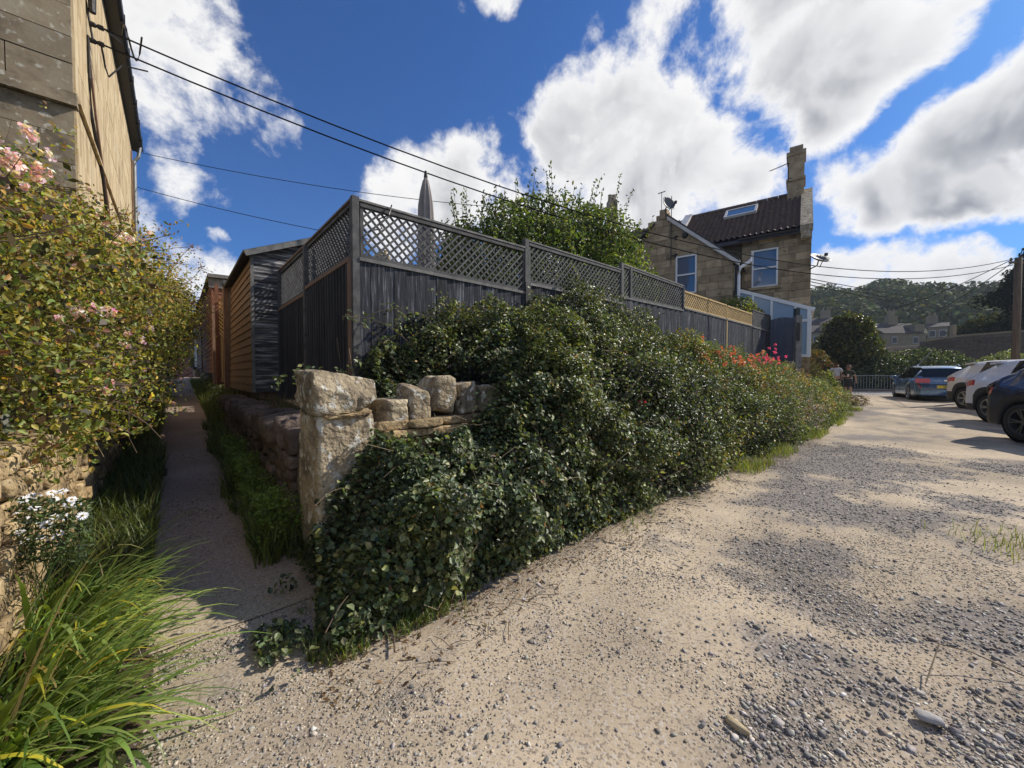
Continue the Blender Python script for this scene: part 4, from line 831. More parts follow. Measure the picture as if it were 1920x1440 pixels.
# gate, post and bits at the end of the garden
gt = thing('garden_gate', 'blue grey boarded gate at the far end of the lane fence', 'gate', (9.9, 14, 1.2))
ga, gb = Vector((9.22, 13.78, 0)), Vector((9.72, 13.32, 0)); dd = (gb-ga).normalized(); nn = Vector((dd.y, -dd.x, 0))
for k in range(7):
    x = .05+k*.098; zt = 3.28+.05*math.sin(k*.5); MB().box(ga+dd*x+Z3*((1.5+zt)/2)+nn*(.004*(k % 2)), dd, nn, Z3, .047, .012, (zt-1.5)/2).build('gate_board', M_BLUEG, gt)
for z in (1.8, 3.0): MB().beam(ga-nn*.03+Z3*z, gb-nn*.03+Z3*z, .03, .08).build('gate_rail', M_BLUEG, gt)
tp_ = thing('gate_post', 'dark green tall post at the right of the blue grey gate', 'post', gb); MB().beam(gb+dd*.08+Z3*.9, gb+dd*.08+Z3*3.6, .13, .13).build('shaft', mat('dark_green_paint', (.055, .075, .07), vary=0), tp_)
wp_ = thing('timber_post', 'pale weathered timber post beside the conservatory corner', 'post', at(1495, 745, 14)); c = at(1494, 700, 12.9); MB().beam(Vector((c.x, c.y, .2)), Vector((c.x, c.y, 3.3)), .19, .12).build('shaft', M_RAIL, wp_)
MB().box(Vector((c.x-.03, c.y-.07, 2.75)), Vector((1, 0, 0)), Vector((0, 1, 0)), Z3, .05, .01, .3).build('notice', M_BLACK, wp_)
ew = thing('boundary_wall', 'short end of rubble wall with a rounded cope below the blue grey gate', 'wall', (9.5, 12.8, .2))
for (px, py, w, h) in ((1455, 690, .5, .22), (1476, 685, .55, .28), (1486, 712, .4, .35), (1470, 715, .5, .35), (1450, 715, .45, .3), (1484, 740, .5, .3), (1466, 742, .55, .3)): rock('stone', at(px, py, 13.0), (w, .4, h), (E3, N3, Z3), M_RUBBLE, ew, 4, .15)
MB().box(at(1470, 735, 13.3), E3, N3, Z3, .5, .15, .5).build('wall_core', M_MORTAR, ew)
for k, (px, lab) in enumerate(((1505, 'short bleached stake with a bent top near the timber post'), (1512, 'taller bleached stake next to the bent one'))):
    t = thing('garden_stake', lab, 'stake', at(px, 735, 14)); c = at(px, 740, 14.2+.3*k); MB().tube([Vector((c.x, c.y, .2)), Vector((c.x, c.y, 1.4+.25*k)), Vector((c.x-.12*(1-k), c.y, 1.55+.25*k))], .04, 6).build('shaft', M_RAIL, t)

# ================================================================ POLE AND WIRES
PT = Vector((20.9, 16.0, 0)); up_ = thing('utility_pole', 'tall creosoted wooden utility pole behind the parked cars', 'utility pole', PT)
MB().tube([PT+Z3*.1, PT+Z3*3+Vector((.02, 0, 0)), PT+Z3*6.15], [.125, .115, .105], 12).build('shaft', M_POLE, up_, True)
MB().beam(PT+Vector((-.35, 0, 5.95)), PT+Vector((.5, 0, 5.95)), .08, .08).build('crossarm', M_POLE, up_)
for k in range(3): MB().lathe([(0, 0), (.04, .02), (.05, .08), (.02, .1), (.04, .13), (0, .16)], PT+Vector((-.3+.35*k, 0, 6.0)), (0, 0, 1), 8).build('insulator', M_BLACK, up_)
def wire(label, a, b, sag, r=.013, n=28, grp=None):
    pts = [Vector(a).lerp(Vector(b), k/n)-Z3*(4*sag*(k/n)*(1-k/n)) for k in range(n+1)]
    return tag(MB().tube(pts, r, 5).build('overhead_wire', M_WIRE), label, 'wire', grp)
wire('upper of the two thick cables from the house bracket across the sky to the pole', BK-Q3*.12, PT+Vector((-.2, 0, 6.1)), 1.72)
wire('lower of the two thick cables from the house bracket across the sky to the pole', BK-Q3*.12-Z3*.24, PT+Vector((-.2, 0, 5.85)), 1.72)
wire('thin wire from the house eaves passing behind the closed parasol', v3(G0, HE-.2)-Q3*.1+L3*9.3, at(1010, 398, 13), .25, .010)
wire('thin wire from the house downpipe down towards the corner trellis', v3(G0, 7.1)-Q3*.1+L3*9.2, at(700, 452, 12), .1, .010)
wire('highest of three service wires right of the stone house', at(1505, 522, 16), at(1900, 560, 60), .8, .018)
wire('middle of three service wires right of the stone house', at(1505, 527, 16), at(1900, 572, 60), .8, .018)
wire('lowest of three service wires right of the stone house', at(1505, 533, 16), at(1900, 580, 60), .8, .018)
wire('wire from the pole falling left to the wooded skyline', PT+Vector((-.3, 0, 6.05)), at(1540, 560, 60), 2.2, .016)
wire('wire from the pole falling left to the round tree', PT+Vector((-.3, 0, 5.9)), at(1620, 600, 50), 1.6, .016)

# ================================================================ PARASOL, DISTANT CHIMNEY
pc = Vector((-1.25, 5.65, 0)); ps = thing('parasol', 'closed taupe garden parasol standing behind the trellis', 'parasol', pc+Z3*1.1)
MB().tube([pc+Z3*.9, pc+Z3*4.15], .022, 8).build('pole', M_RAIL, ps)
V = []; Fs = []; n = 64; H = [(4.20, .018), (4.14, .045), (4.0, .070), (3.8, .092), (3.45, .105), (3.05, .110), (2.8, .105)]
for (z, r) in H:
    for j in range(n): a = 2*math.pi*j/n; rr = r*(1+.20*math.cos(a*8+.4*math.sin(z*5))*min(1, (4.22-z)*3)+.06*math.cos(a*3+z*4)); V.append((pc.x+rr*math.cos(a), pc.y+rr*math.sin(a), z+.02*math.cos(a*8)*(z < 2.8)))
for i in range(len(H)-1):
    for j in range(n): Fs.append((i*n+j, i*n+(j+1) % n, (i+1)*n+(j+1) % n, (i+1)*n+j))
mk('canopy', V, Fs, M_PARA, ps, True); MB().lathe([(0, .1), (.02, .08), (.03, 0), (.02, -.04)], pc+Z3*4.2, (0, 0, 1), 8).build('finial', M_BLACK, ps)
fc = thing('terrace_house', 'distant house with a pair of pale chimney pots seen through the corner trellis', 'house', (-9.8, 30, 0))
MB().box((-6.5, 31, 5), Vector((1, 0, 0)), Vector((0, 1, 0)), Z3, 4.5, 3, 4.2).build('wall', M_BATH, fc)
MB().prism([(-11.2, 27.8, 9.1), (-2, 27.8, 9.1), (-2, 31, 10.0), (-11.2, 31, 10.0)], (0, 0, .1)).build('roof', M_SLATE, fc)
cs = MB().box((-10.0, 30, 9.9), Vector((1, 0, 0)), Vector((0, 1, 0)), Z3, .55, .3, .55).build('chimney', M_STONE, fc)
for x in (-10.2, -9.8): MB().lathe([(.14, 0), (.11, .35), (.14, .38), (.14, .44), (0, .44)], (x, 30, 10.45), (0, 0, 1), 10).build('chimney_pot', M_NEWWOOD, cs)
fc2 = thing('terrace_house', 'distant house whose chimney just shows above the leafy tree crown', 'house', (5, 22, 0))
MB().box((6.5, 24, 4), Vector((1, 0, 0)), Vector((0, 1, 0)), Z3, 3, 3, 4.0).build('wall', M_BATH, fc2)
c2 = MB().box((5.65, 22, 10.4), Vector((1, 0, 0)), Vector((0, 1, 0)), Z3, .25, .25, .7).build('chimney', M_STONE, fc2)
MB().prism([(3.5, 20.8, 8), (9.5, 20.8, 8), (9.5, 24, 10), (3.5, 24, 10)], (0, 0, .1)).build('roof', M_SLATE, fc2)
for x in (5.54, 5.76): MB().lathe([(.12, 0), (.1, .3), (.12, .34), (0, .34)], (x, 22, 11.1), (0, 0, 1), 10).build('chimney_pot', M_STONE, c2)
# ================================================================ FAR BACKGROUND
M_HILL = mat('wooded_hillside', (.035, .045, .015), (.02, .025, .01), .05, .98, vary=0, bump=0)
def hz_(x, y):
    d = np.hypot(x, y); az = np.degrees(np.arctan2(x, y))
    k = ss(24, 37, az); prof = (.222*190*np.cos(np.radians(az))-11)*k*(.93+.07*np.sin(az*.45))+3
    return ss(70, 190, d)*prof-1.2+2.2*ss(40, 80, d)
az = np.linspace(rad(-60), rad(75), 80); ds = np.array([38, 50, 65, 80, 100, 120, 140, 160, 180, 200, 240, 300, 420])
A_, D_ = np.meshgrid(az, ds); X = D_*np.sin(A_); Y = D_*np.cos(A_); V = np.stack([X, Y, hz_(X, Y)], -1).reshape(-1, 3)
i, j = np.meshgrid(np.arange(len(az)-1), np.arange(len(ds)-1)); a = (j*len(az)+i).ravel(); o = mk('hillside', V, np.stack([a, a+1, a+len(az)+1, a+len(az)], 1), M_HILL, None, True, loc=(0, 0, 0)); o['kind'] = 'structure'
r = np.random.default_rng(40); bl = []
for k in range(260):
    a = rad(r.uniform(29, 62)); d = r.uniform(128, 205); x, y = d*math.sin(a), d*math.cos(a); z = float(hz_(np.array(x), np.array(y))); s = r.uniform(.8, 1.25)*(2.6+3.6*(d-125)/80)
    bl.append((x, y, z+s*.75, s, s, s*r.uniform(.8, 1.2)))
Pt, Nn = blobs_pts(bl, 70000, .3, .35, .5, 3, r)
tone = fbm(Pt*.06, 77, 3)[:, None]
cols = palette(len(Pt), [(.075, .10, .045), (.10, .12, .05), (.05, .07, .04), (.15, .15, .06)], [4, 3, 3, 1], r)*(.45+1.1*tone)
o = foliage('distant_wood', Pt, Nn+r.normal(size=Pt.shape)*.5, r.uniform(.7, 1.6, len(Pt)), cols, M_FAR, wr=.8, simple=True, kind='stuff', rng=r); o['label'] = 'mixed dark green wood covering the far hillside'
M_FST = mat('far_stone', (.30, .24, .155), (.22, .17, .11), 1, .9); M_FRF = mat('far_tiles', (.062, .048, .05), (.04, .034, .036), 1.5, .9, (1, 1, 6), .4)
def farhouse(label, px0, px1, d, ytop, yeave, ybot, yrot=0., nwin=3, chim=(), dormer=()):
    X0, X1 = (px0-960)/FOC, (px1-960)/FOC; xm = (X0+X1)/2; mn = math.hypot(xm, 1); R_ = d*mn; d0 = R_/((X0*xm+1)/mn); d1 = R_/((X1*xm+1)/mn)
    a, b = at(px0, 701, d0), at(px1, 701, d1*(1+yrot)); u = (b-a); ln = u.length; u.normalize(); v = Vector((-u.y, u.x, 0)); z0 = at(0, ybot, d).z-2; ze = at(0, yeave, d).z; zr = at(0, ytop, d).z; a.z = b.z = 0
    t = thing('terrace_house', label, 'house', a+Z3*z0)
    MB().prism([a+Z3*z0, b+Z3*z0, b+Z3*ze, a+Z3*ze], v*7).build('wall', M_FST, t)
    dz = (zr-ze)
    MB().prism([a-v*.3-u*.2+Z3*(ze-.1), a+v*3.5-u*.2+Z3*zr, a+v*7.3-u*.2+Z3*(ze-.1)], u*(ln+.4)).build('roof', M_FRF, t)
    for k in range(nwin):
        c = a+u*ln*(k+.5)/nwin+Z3*(ze-1.5)-v*.04; f = MB().box(c, u, v, Z3, .5, .05, .7).build('window', M_BARGE, t); MB().box(c-v*.05, u, v, Z3, .42, .03, .28).box(c-v*.05+Z3*.0, u, v, Z3, .42, .03, .60).build('pane', M_DISH, f)
    for f_ in chim:
        c = a+u*ln*f_+v*3.5; o = MB().box(c+Z3*(zr+.3), u, v, Z3, .9, .5, 1.3).build('chimney', M_FST, t)
        for q in (-.4, .4): MB().lathe([(.2, 0), (.16, .7), (0, .7)], c+u*q+Z3*(zr+1.6), (0, 0, 1), 7).build('chimney_pot', M_FST, o)
    for f_ in dormer: c = a+u*ln*f_+v*1.2+Z3*(ze+dz*.42); MB().box(c, u, v, Z3, .9, 1.2, .75).build('dormer', M_FST, t)
farhouse('far terrace house with dark roof left of the round tree', 1519, 1572, 84, 592, 606, 622, 0, 2, (.5,))
farhouse('lower far terrace with a plum dark roof and rooflight near the white conservatory', 1518, 1566, 70, 606, 621, 640, 0, 2, (), (.6,))
farhouse('far stone terrace with two white dormers right of the round tree', 1655, 1734, 75, 600, 622, 640, .05, 2, (.55,), (.85,))
farhouse('far terrace highest on the slope with a chimney and dark roof', 1680, 1780, 95, 588, 604, 630, .03, 3, (.02, .55))
farhouse('far stone house half hidden by trees beyond the retaining wall', 1736, 1775, 80, 603, 612, 632, .0, 2, (.2,))
# retaining walls across the road
M_BWALL = mat('dark_retaining_stone', (.155, .12, .095), (.075, .06, .05), 2, .92, (1, 1, 2.5), .9, .03, .3)
rw = thing('retaining_wall', 'long dark stone retaining wall rising to the right across the road', 'wall', (35, 31, 0))
a, b, c_ = at(1730, 701, 34), at(1800, 701, 33), at(2060, 701, 30)
za, zb_, zc = at(0, 641, 34).z, at(0, 631, 33).z, at(0, 612, 30).z
for (p, q, z1, z2) in ((a, b, za, zb_), (b, c_, zb_, zc)):
    p = Vector((p.x, p.y, 0)); q = Vector((q.x, q.y, 0)); n_ = (q-p).normalized(); n_ = Vector((-n_.y, n_.x, 0))
    MB().prism([p, q, q+Z3*z2, p+Z3*z1], n_*.6).build('wall_core', M_BWALL, rw)
    MB().prism([p-n_*.06+Z3*z1, q-n_*.06+Z3*z2, q-n_*.06+Z3*(z2+.16), p-n_*.06+Z3*(z1+.16)], n_*.75).build('coping', M_FST, rw)
    u = (q-p).normalized(); ln = (q-p).length; z = .9
    x = 0; rr = random.Random(8)
    mb = MB()
    while z < 4.4:
        x = rr.random()*.3
        while x < ln-.5:
            w = rr.uniform(.35, .8)
            if z+.2 < z1+(z2-z1)*x/ln: mb.box(p+u*(x+w/2)-n_*rr.uniform(.0, .03)+Z3*(z+.1), u, n_, Z3, w/2-.02, .03, .09)
            x += w
        z += .21
    o = mb.build('wall_stones', M_BWALL, rw); o['kind'] = 'stuff'
lw = thing('retaining_wall', 'lower stretch of dark stone wall between the round tree and the long wall', 'wall', (27, 30, 0)); p, q = at(1650, 701, 31), at(1745, 701, 35); p.z = q.z = 0
MB().prism([p, q, q+Z3*at(0, 646, 35).z, p+Z3*at(0, 652, 31).z], Vector((-.3, .6, 0))).build('wall_core', M_BWALL, lw)
MB().box(at(1784, 620, 34), Vector((1, 0, 0)), Vector((0, 1, 0)), Z3, .15, .15, .5).build('finial', M_FST, tag(bpy.data.objects.new('x', None)) if False else rw)
# railing beside the road
rl = thing('metal_railing', 'thin grey metal railing along the far side of the road', 'railing', at(1620, 735, 25.5))
p, q = Vector((18.5, 25.2, .25)), Vector((27.6, 23.7, .25)); ln = (q-p).length; u = (q-p).normalized()
for z in (.12, 1.0): MB().beam(p+Z3*z, q+Z3*z, .035, .035).build('rail', M_STEEL, rl)
MB().beam(p-Z3*.05, q-Z3*.05, .3, .3).build('kerb_base', M_DRUB, rl)
for k in range(int(ln/.165)): c = p+u*(k*.165+.05); MB().beam(c+Z3*.12, c+Z3*1.0, .022, .022).build('bar', M_STEEL, rl)

# ================================================================ TREES AND SHRUBS
def tree(name, label, base, blobs, n, size, cols, wts, m=M_LEAF, cat='tree', shell=.5, rough=.3, wr=.5, seed=1, trunk=(.12, .06), limbs=6, simple=False, toplight=None, fr=1.3, group=None, part='crown', tm=None):
    t = thing(name, label, cat, base, group); r = np.random.default_rng(seed); base = Vector(base)
    Pt, Nn = blobs_pts(blobs, n, shell, rough, fr, seed, r)
    tn = fbm(Pt*1.3, seed+50, 3)[:, None]; c = palette(n, cols, wts, r)*(.6+.8*tn)
    o = foliage(part, Pt, Nn+r.normal(size=Pt.shape)*.8, r.uniform(.65, 1.3, n)*size, c, m, t, wr, simple, kind='stuff', rng=r)
    mb = MB(); B = np.array(blobs); top = Vector(B[:, :3].mean(0)); mb.tube([base, base.lerp(top, .5)+Vector((.05, .03, 0)), top], [trunk[0], trunk[0]*.7, trunk[1]*.5], 7)
    for k in range(limbs):
        b = B[k % len(B)]; e = Vector(b[:3])+Vector(r.normal(size=3)*b[3:]*.35); s = base.lerp(top, .2+.4*r.random()); mb.tube([s, s.lerp(e, .5)+Vector(r.normal(size=3)*.05), e], [trunk[1], trunk[1]*.6, trunk[1]*.2], 5)
    mb.build('trunk', tm or M_TWIG, t); return t
GRN = [(.075, .105, .028), (.11, .14, .040), (.05, .075, .022), (.16, .17, .05)]
# big leafy shrub-tree behind the lane fence
bl = [(-1.35, 9.3, 3.5, .75, .8, .9), (.9, 9.4, 3.4, 1.5, 1.4, 1.6), (-.5, 9.0, 3.6, 1.2, 1.2, 1.15), (-1.0, 9.2, 4.1, .75, .9, .7), (2.2, 9.8, 3.6, 1.35, 1.2, 1.5), (.2, 9.2, 4.6, .95, .9, .95), (1.2, 9.6, 4.7, 1.1, 1.0, .95), (2.1, 10.0, 4.7, 1.05, .9, .9), (3.0, 10.1, 3.0, .8, 1, 1.2), (-.6, 8.8, 2.9, 1.3, 1.2, 1.1), (1.5, 9.2, 2.6, 1.8, 1.2, 1.2)]
tr = tree('leafy_tree', 'bushy light green tree rising behind the trellis of the lane fence', (1, 9.5, 1), bl, 42000, .10, [(.12, .165, .042), (.18, .225, .065), (.07, .105, .032), (.26, .28, .085)], [4, 4, 3, 1.3], M_LEAF, shell=.5, rough=.4, wr=.42, seed=5, trunk=(.12, .05), limbs=16)
r = np.random.default_rng(6); mb = MB(); LP, LN = [], []
for k in range(120):                                     # whippy shoots standing out of the crown
    b = bl[r.integers(len(bl)-3)]; d = unit(r.normal(size=(1, 3))*[1, 1, .4]+[[0, 0, .9]])[0]; s = np.array(b[:3])+d*np.array(b[3:])*.8; ln = r.uniform(.35, .9); e = s+(d*.45+np.array([0, 0, .8]))*ln
    mb.tube([Vector(s), Vector(e)], [.008, .003], 4)
    for f in np.linspace(.1, 1, int(ln/.045)): LP.append(s+(e-s)*f+r.normal(size=3)*.03); LN.append(r.normal(size=3))
o = foliage('shoot_leaves', np.array(LP), np.array(LN), r.uniform(.07, .11, len(LP)), palette(len(LP), GRN, [4, 4, 3, 2], r), M_LEAF, tr, .4, kind='stuff', rng=r, up=1.2); mb.build('shoots', M_TWIG, tr)['kind'] = 'stuff'
tree('garden_shrub', 'pale yellow green shrub peeping over the yellow trellis', (8.1, 14.0, 1.2), [(8.05, 14.0, 3.6, .78, .7, .55), (8.6, 14.2, 3.35, .6, .6, .5), (7.6, 14, 3.25, .6, .6, .4)], 3500, .10, [(.30, .28, .06), (.19, .22, .06), (.12, .15, .05)], [3, 3, 2], cat='shrub', seed=8)
tree('garden_tree', 'dark twiggy tree tops between the sheds', (-7.9, 14.5, 1.5), [(-8.0, 14.5, 4.75, .35, .4, .65), (-7.4, 14.3, 4.75, .28, .4, .55)], 900, .09, GRN, [2, 2, 3, 1], seed=9)
# across the road
D_G = [(.030, .044, .016), (.046, .060, .020), (.065, .075, .024), (.10, .10, .03)]
tree('round_tree', 'rounded dark green tree with a yellowish top behind the two walkers', (24, 27.5, 0), [(24.0, 27.5, 2.9, 1.9, 2, 2.5), (23.8, 27.3, 4.4, 1.3, 1.3, 1.3), (25.0, 27.6, 3.0, 1.1, 1.2, 1.5), (23.1, 27.4, 3.2, 1.0, 1.2, 1.4), (24.2, 27, 1.2, 1.8, 1.6, 1.3)], 15000, .2, [(.040, .056, .018), (.065, .078, .022), (.11, .105, .026), (.15, .12, .03)], [4, 4, 2, .8], M_LEAF, seed=12, trunk=(.2, .1), wr=.6)
tree('laurel_shrub', 'broad glossy green shrub spilling over the railing behind the blue car', (27, 26, 0), [(25.0, 25.8, 1.5, 1.9, 1.3, 1.3), (27.4, 26.1, 1.8, 2.2, 1.4, 1.35), (29.6, 26.4, 1.6, 1.9, 1.3, 1.3), (31.2, 26.6, 1.3, 1.5, 1.2, 1.1), (23.7, 25.7, 1.0, 1.2, 1, .9)], 13000, .17, [(.075, .10, .04), (.12, .15, .06), (.035, .05, .02), (.2, .22, .10)], [4, 3, 3, 1], M_GLOSSY, cat='shrub', seed=13, wr=.5)
tree('orange_shrub', 'orange brown shrub beyond the white conservatory', (19.6, 25, 0), [(19.3, 25, 2.1, 1.2, 1, .9), (19.9, 25.2, 1.4, 1.4, 1, 1.2), (18.6, 25, 1.3, 1, 1, 1.4)], 4500, .14, [(.20, .10, .035), (.12, .085, .03), (.07, .075, .025)], [2, 3, 3], cat='shrub', seed=14)
tree('olive_shrub', 'tall olive shrub close to the right corner of the conservatory', (19.5, 27, 0), [(20.2, 27, 2.6, .9, 1, 1.7)], 2000, .16, [(.10, .09, .035), (.065, .07, .025)], [1, 1], cat='shrub', seed=15)
bl = []
r = np.random.default_rng(9)
for k in range(15):
    f = k/14; z = 1.6+11.0*f; w = (5.2*(1-f)**.7+1.0)
    for j in range(3): bl.append((51.5+r.uniform(-w, w)*.66, 37.5+r.uniform(-1, 1), z*.86+2.4+r.uniform(-.3, .3), w*.50, w*.5, .8+.4*r.random()))
tree('cedar_tree', 'large dark cedar at the right edge behind the utility pole', (51.5, 37.5, 0), bl, 30000, .3, [(.014, .021, .013), (.022, .030, .017), (.032, .038, .02)], [3, 3, 1], M_FAR, seed=16, trunk=(.45, .12), limbs=30, wr=.45, shell=.6, rough=.6, fr=2.2)
tree('hillside_tree', 'mid green rounded tree below the cedar on the slope', (50, 41, 1), [(50.5, 41, 4.6, 3.0, 3, 3.0), (54.5, 41, 5, 3.6, 3, 3.4), (47.5, 41, 3.2, 1.9, 2, 2.0)], 9000, .34, [(.045, .058, .02), (.065, .07, .024), (.10, .085, .028)], [3, 2, 1], M_FAR, seed=17, trunk=(.3, .15))
tree('roadside_shrub', 'small pale green shrub at the foot of the utility pole', (24, 19, 0), [(25.5, 20.2, 1.9, .8, .7, .5), (27.0, 20.9, 2.0, .9, .7, .6)], 1500, .15, [(.13, .15, .07), (.2, .22, .12)], [2, 1], cat='shrub', seed=18)
# bushes at the far end of the lane bed
tree('clipped_bush', 'dark feathery bush between the timber posts and the walkers', (11.9, 15.2, .2), [(11.75, 15.0, .95, .42, .45, .85)], 3800, .05, [(.075, .075, .04), (.11, .10, .055), (.04, .045, .022)], [2, 2, 2], cat='bush', seed=19, wr=.3)
tree('leafy_bush', 'bright green leafy bush beside the grey shirted walker', (12.9, 15.6, .2), [(12.65, 15.5, .75, .45, .45, .7), (12.9, 15.3, .4, .45, .4, .45)], 2600, .09, [(.13, .16, .04), (.21, .23, .06), (.07, .10, .03)], [3, 2, 1], cat='bush', seed=20)
tree('dry_heap', 'heap of dry brown clippings at the end of the planting', (12.9, 14.5, .2), [(12.7, 14.3, .3, .55, .4, .32)], 1800, .06, [(.20, .15, .12), (.12, .09, .075)], [1, 1], M_LEAF, cat='clippings', seed=22, wr=.2, limbs=0)

# ---- the bramble bank against lane wall and fence
TF = np.array([-.32, -.12, .1, .35, .7, 1.2, 1.55, 2, 3, 4.5, 6, 8, 10, 13, 16.5]); HF = np.array([.05, .28, .52, .76, .90, .98, 1.28, 1.5, 1.65, 1.65, 1.45, 1.3, 1.25, 1.1, .8])
TB = np.array([.7, 1.0, 1.2, 1.47, 1.9, 2.34, 2.9, 3.5, 3.95, 4.7, 5.7, 7.1, 8.8, 10.4, 13.3, 16.5]); HB = np.array([1.35, 1.6, 1.85, 2.12, 1.98, 2.15, 2.38, 2.65, 2.84, 2.78, 2.46, 2.2, 2.12, 1.88, 1.8, 1.5])
TO = np.array([-.8, -.35, .1, .8, 2, 4, 8, 12, 16.5]); OM = np.array([.5, .78, .88, .92, .9, .95, 1.0, .95, .8])
def bank(t, u):
    """u 0..1 from the foot of the bank up over the wall to the fence: returns t, o, z"""
    hf = np.interp(t, TF, HF); hb = np.interp(t, TB, HB); om = np.interp(t, TO, OM)
    a = np.clip(u/.55, 0, 1)*math.pi/2; o1 = om*np.cos(a)**1.15; z1 = hf*np.sin(a)**1.1
    v = np.clip((u-.55)/.45, 0, 1); low = t < 1.5
    o2 = np.where(low, -.45-.75*v, -1.18*v); zb = np.where(low, np.minimum(1.2, hb)*(1-v)+hb*v, hf+(hb-hf)*v**.85)
    return np.where(u < .55, o1, o2), np.where(u < .55, z1, zb)
def bankpts(n, tr_, ur=(0, 1), depth=.12, lump=.2, seed=1, tp=1.):
    r = np.random.default_rng(seed); t = tr_[0]+(tr_[1]-tr_[0])*r.random(n)**tp; u = ur[0]+(ur[1]-ur[0])*r.random(n)
    ok = ~((t < .75) & (u > .55)); t, u = t[ok], u[ok]; n = len(t); e = 1e-2
    o, z = bank(t, u); o1, z1 = bank(t, np.clip(u+e, 0, 1)); o0, z0 = bank(t, np.clip(u-e, 0, 1)); to, tz = o1-o0, z1-z0; ln = np.hypot(to, tz)+1e-6; no, nz = tz/ln, -to/ln
    no, nz = np.where(nz < -.2, -no, no), np.where(nz < -.2, -nz, nz)
    p = np.stack([P[0]+E[0]*t+N[0]*o, P[1]+E[1]*t+N[1]*o, z], 1); nn = np.stack([N[0]*no, N[1]*no, nz], 1)
    l = (fbm(p*1.7, 91, 3)-.5)*lump*4.6+(fbm(p*5.0, 92, 3)-.5)*lump*2.4
    fade = ss(0, .25, z); p = p+nn*((l-.0)*fade-r.exponential(depth, n)*.8)[:, None]; p[:, 2] = np.maximum(p[:, 2], gz(p[:, 0], p[:, 1])+.01)
    # never through the fence boards or onto the pillar
    oo = (p[:, 0]-P[0])*N[0]+(p[:, 1]-P[1])*N[1]; tt = (p[:, 0]-P[0])*E[0]+(p[:, 1]-P[1])*E[1]
    keep = (oo > -1.15) & ~((oo < .02) & (tt < .42) & (oo > -.55)) & (r.random(n) > ss(-.14, -.30, l)*.5)
    keep &= ~((tt < 1.62) & (oo < .08) & (oo > -.40) & ((p[:, 2] > .88) | (tt < .42))); keep &= tt > -.12-.22*np.clip(oo-.3, 0, 1)+.12*(fbm(p*3, 17, 2)-.5)
    return p[keep], nn[keep], l[keep]
bramble = thing('bramble_bank', 'big dark green bramble and ivy bank heaped over the lane wall and fence', 'brambles', W(3, .4, 0))
BC = [(.078, .105, .042), (.125, .155, .068), (.040, .058, .026), (.19, .22, .105), (.27, .28, .10)]
p, nn, l = bankpts(84000, (-.24, 8.6), seed=2, tp=1.3); r = np.random.default_rng(3)
c = palette(len(p), BC, [4, 4, 3.5, 2, .5], r); tn_ = fbm(p*1.1, 71, 3)[:, None]; c = c*(1.0+.5*(tn_-.5)*2)*np.where(tn_ > .56, np.array([1.25, 1.1, .8]), 1.)
foliage('leaves', p, nn+r.normal(size=p.shape)*.75+np.array([.35, .1, .45]), .018+.04*r.random(len(p))**1.4, c, M_GLOSSY, bramble, .68, kind='stuff', rng=r)
p, nn, l = bankpts(21000, (-.22, 3.2), (0, .62), seed=4); foliage('leaves', p, nn+r.normal(size=p.shape)*.6+np.array([.35, .1, .45]), r.uniform(.022, .048, len(p)), palette(len(p), BC, [4, 4, 4, 2, .4], r), M_GLOSSY, bramble, .7, kind='stuff', rng=r)
p, nn, l = bankpts(26000, (-.15, 9), seed=5, depth=.3, lump=.1); p = p-nn*.14; foliage('inner_leaves', p, nn+r.normal(size=p.shape)*.8, r.uniform(.05, .09, len(p)), palette(len(p), [(.022, .032, .014), (.05, .045, .03)], [3, 1], r), M_LEAF, bramble, .7, simple=True, kind='stuff', rng=r)  # very dark greens put the shade of the gaps into the leaf colour
# arching canes with their leaves
mb = MB(); LP = []; LN = []; r = np.random.default_rng(8)
canes = []
for k in range(430):
    t = r.uniform(.0, 8.5); u = r.uniform(.08, .98)
    if t < 1.4 and u > .5: u = .98
    o, z = bank(np.array([t]), np.array([u])); a = W(t, float(o[0])-.05, float(z[0])-.05); dr = Vector(r.normal(size=3)*[.7, .7, .3])+N3*.5+Z3*.35; ln = r.uniform(.25, .7); pts = [a]
    for q in range(6): dr = dr.normalized()-Z3*.16; pts.append(pts[-1]+dr*ln/6)
    canes.append(pts)
for (t, z0, o0, dx, up_k) in [(.95, 1.35, -.7, -.5, 1.1), (1.15, 1.6, -.8, -.75, .9), (1.5, 1.9, -.95, -.7, .5), (1.7, 1.8, -.9, .5, .7), (2.0, 1.9, -1, -.4, .6)]:
    pts = [W(t, o0, z0)]; dr = E3*dx+Z3*up_k+N3*.1
    for q in range(8): dr = dr.normalized()-Z3*.14; pts.append(pts[-1]+dr*.11)
    canes.append(pts)
for pts in canes:
    if any((q-W(.2, -.2, q.z)).length < .36 for q in pts): continue
    mb.tube(pts, [.005]*3+[.0025]*(len(pts)-3), 4)
    for q in range(1, len(pts)):
        for m_ in range(3): LP.append(np.array(pts[q].lerp(pts[q-1], r.random()))+r.normal(size=3)*.028); LN.append(r.normal(size=3)*.6+[.4, -.1, .7])
p, nn, l = bankpts(3600, (-.2, 4), (0, 1), seed=14, lump=.2, depth=.05); foliage('leaves', p+nn*.03, nn+r.normal(size=p.shape)*.6+np.array([.35, .1, .45]), r.uniform(.036, .056, len(p)), palette(len(p), BC, [2, 4, 2, 3, .8], r), M_GLOSSY, bramble, .72, kind='stuff', rng=r)
p, nn, l = bankpts(2400, (-.2, 8), (0, 1), seed=15, lump=.2, depth=.05); foliage('dead_leaves', p+nn*.02, nn+r.normal(size=p.shape), r.uniform(.02, .045, len(p)), palette(len(p), [(.26, .15, .07), (.34, .27, .10), (.18, .10, .06)], [2, 1, 2], r), M_LEAF, bramble, .5, kind='stuff', rng=r)
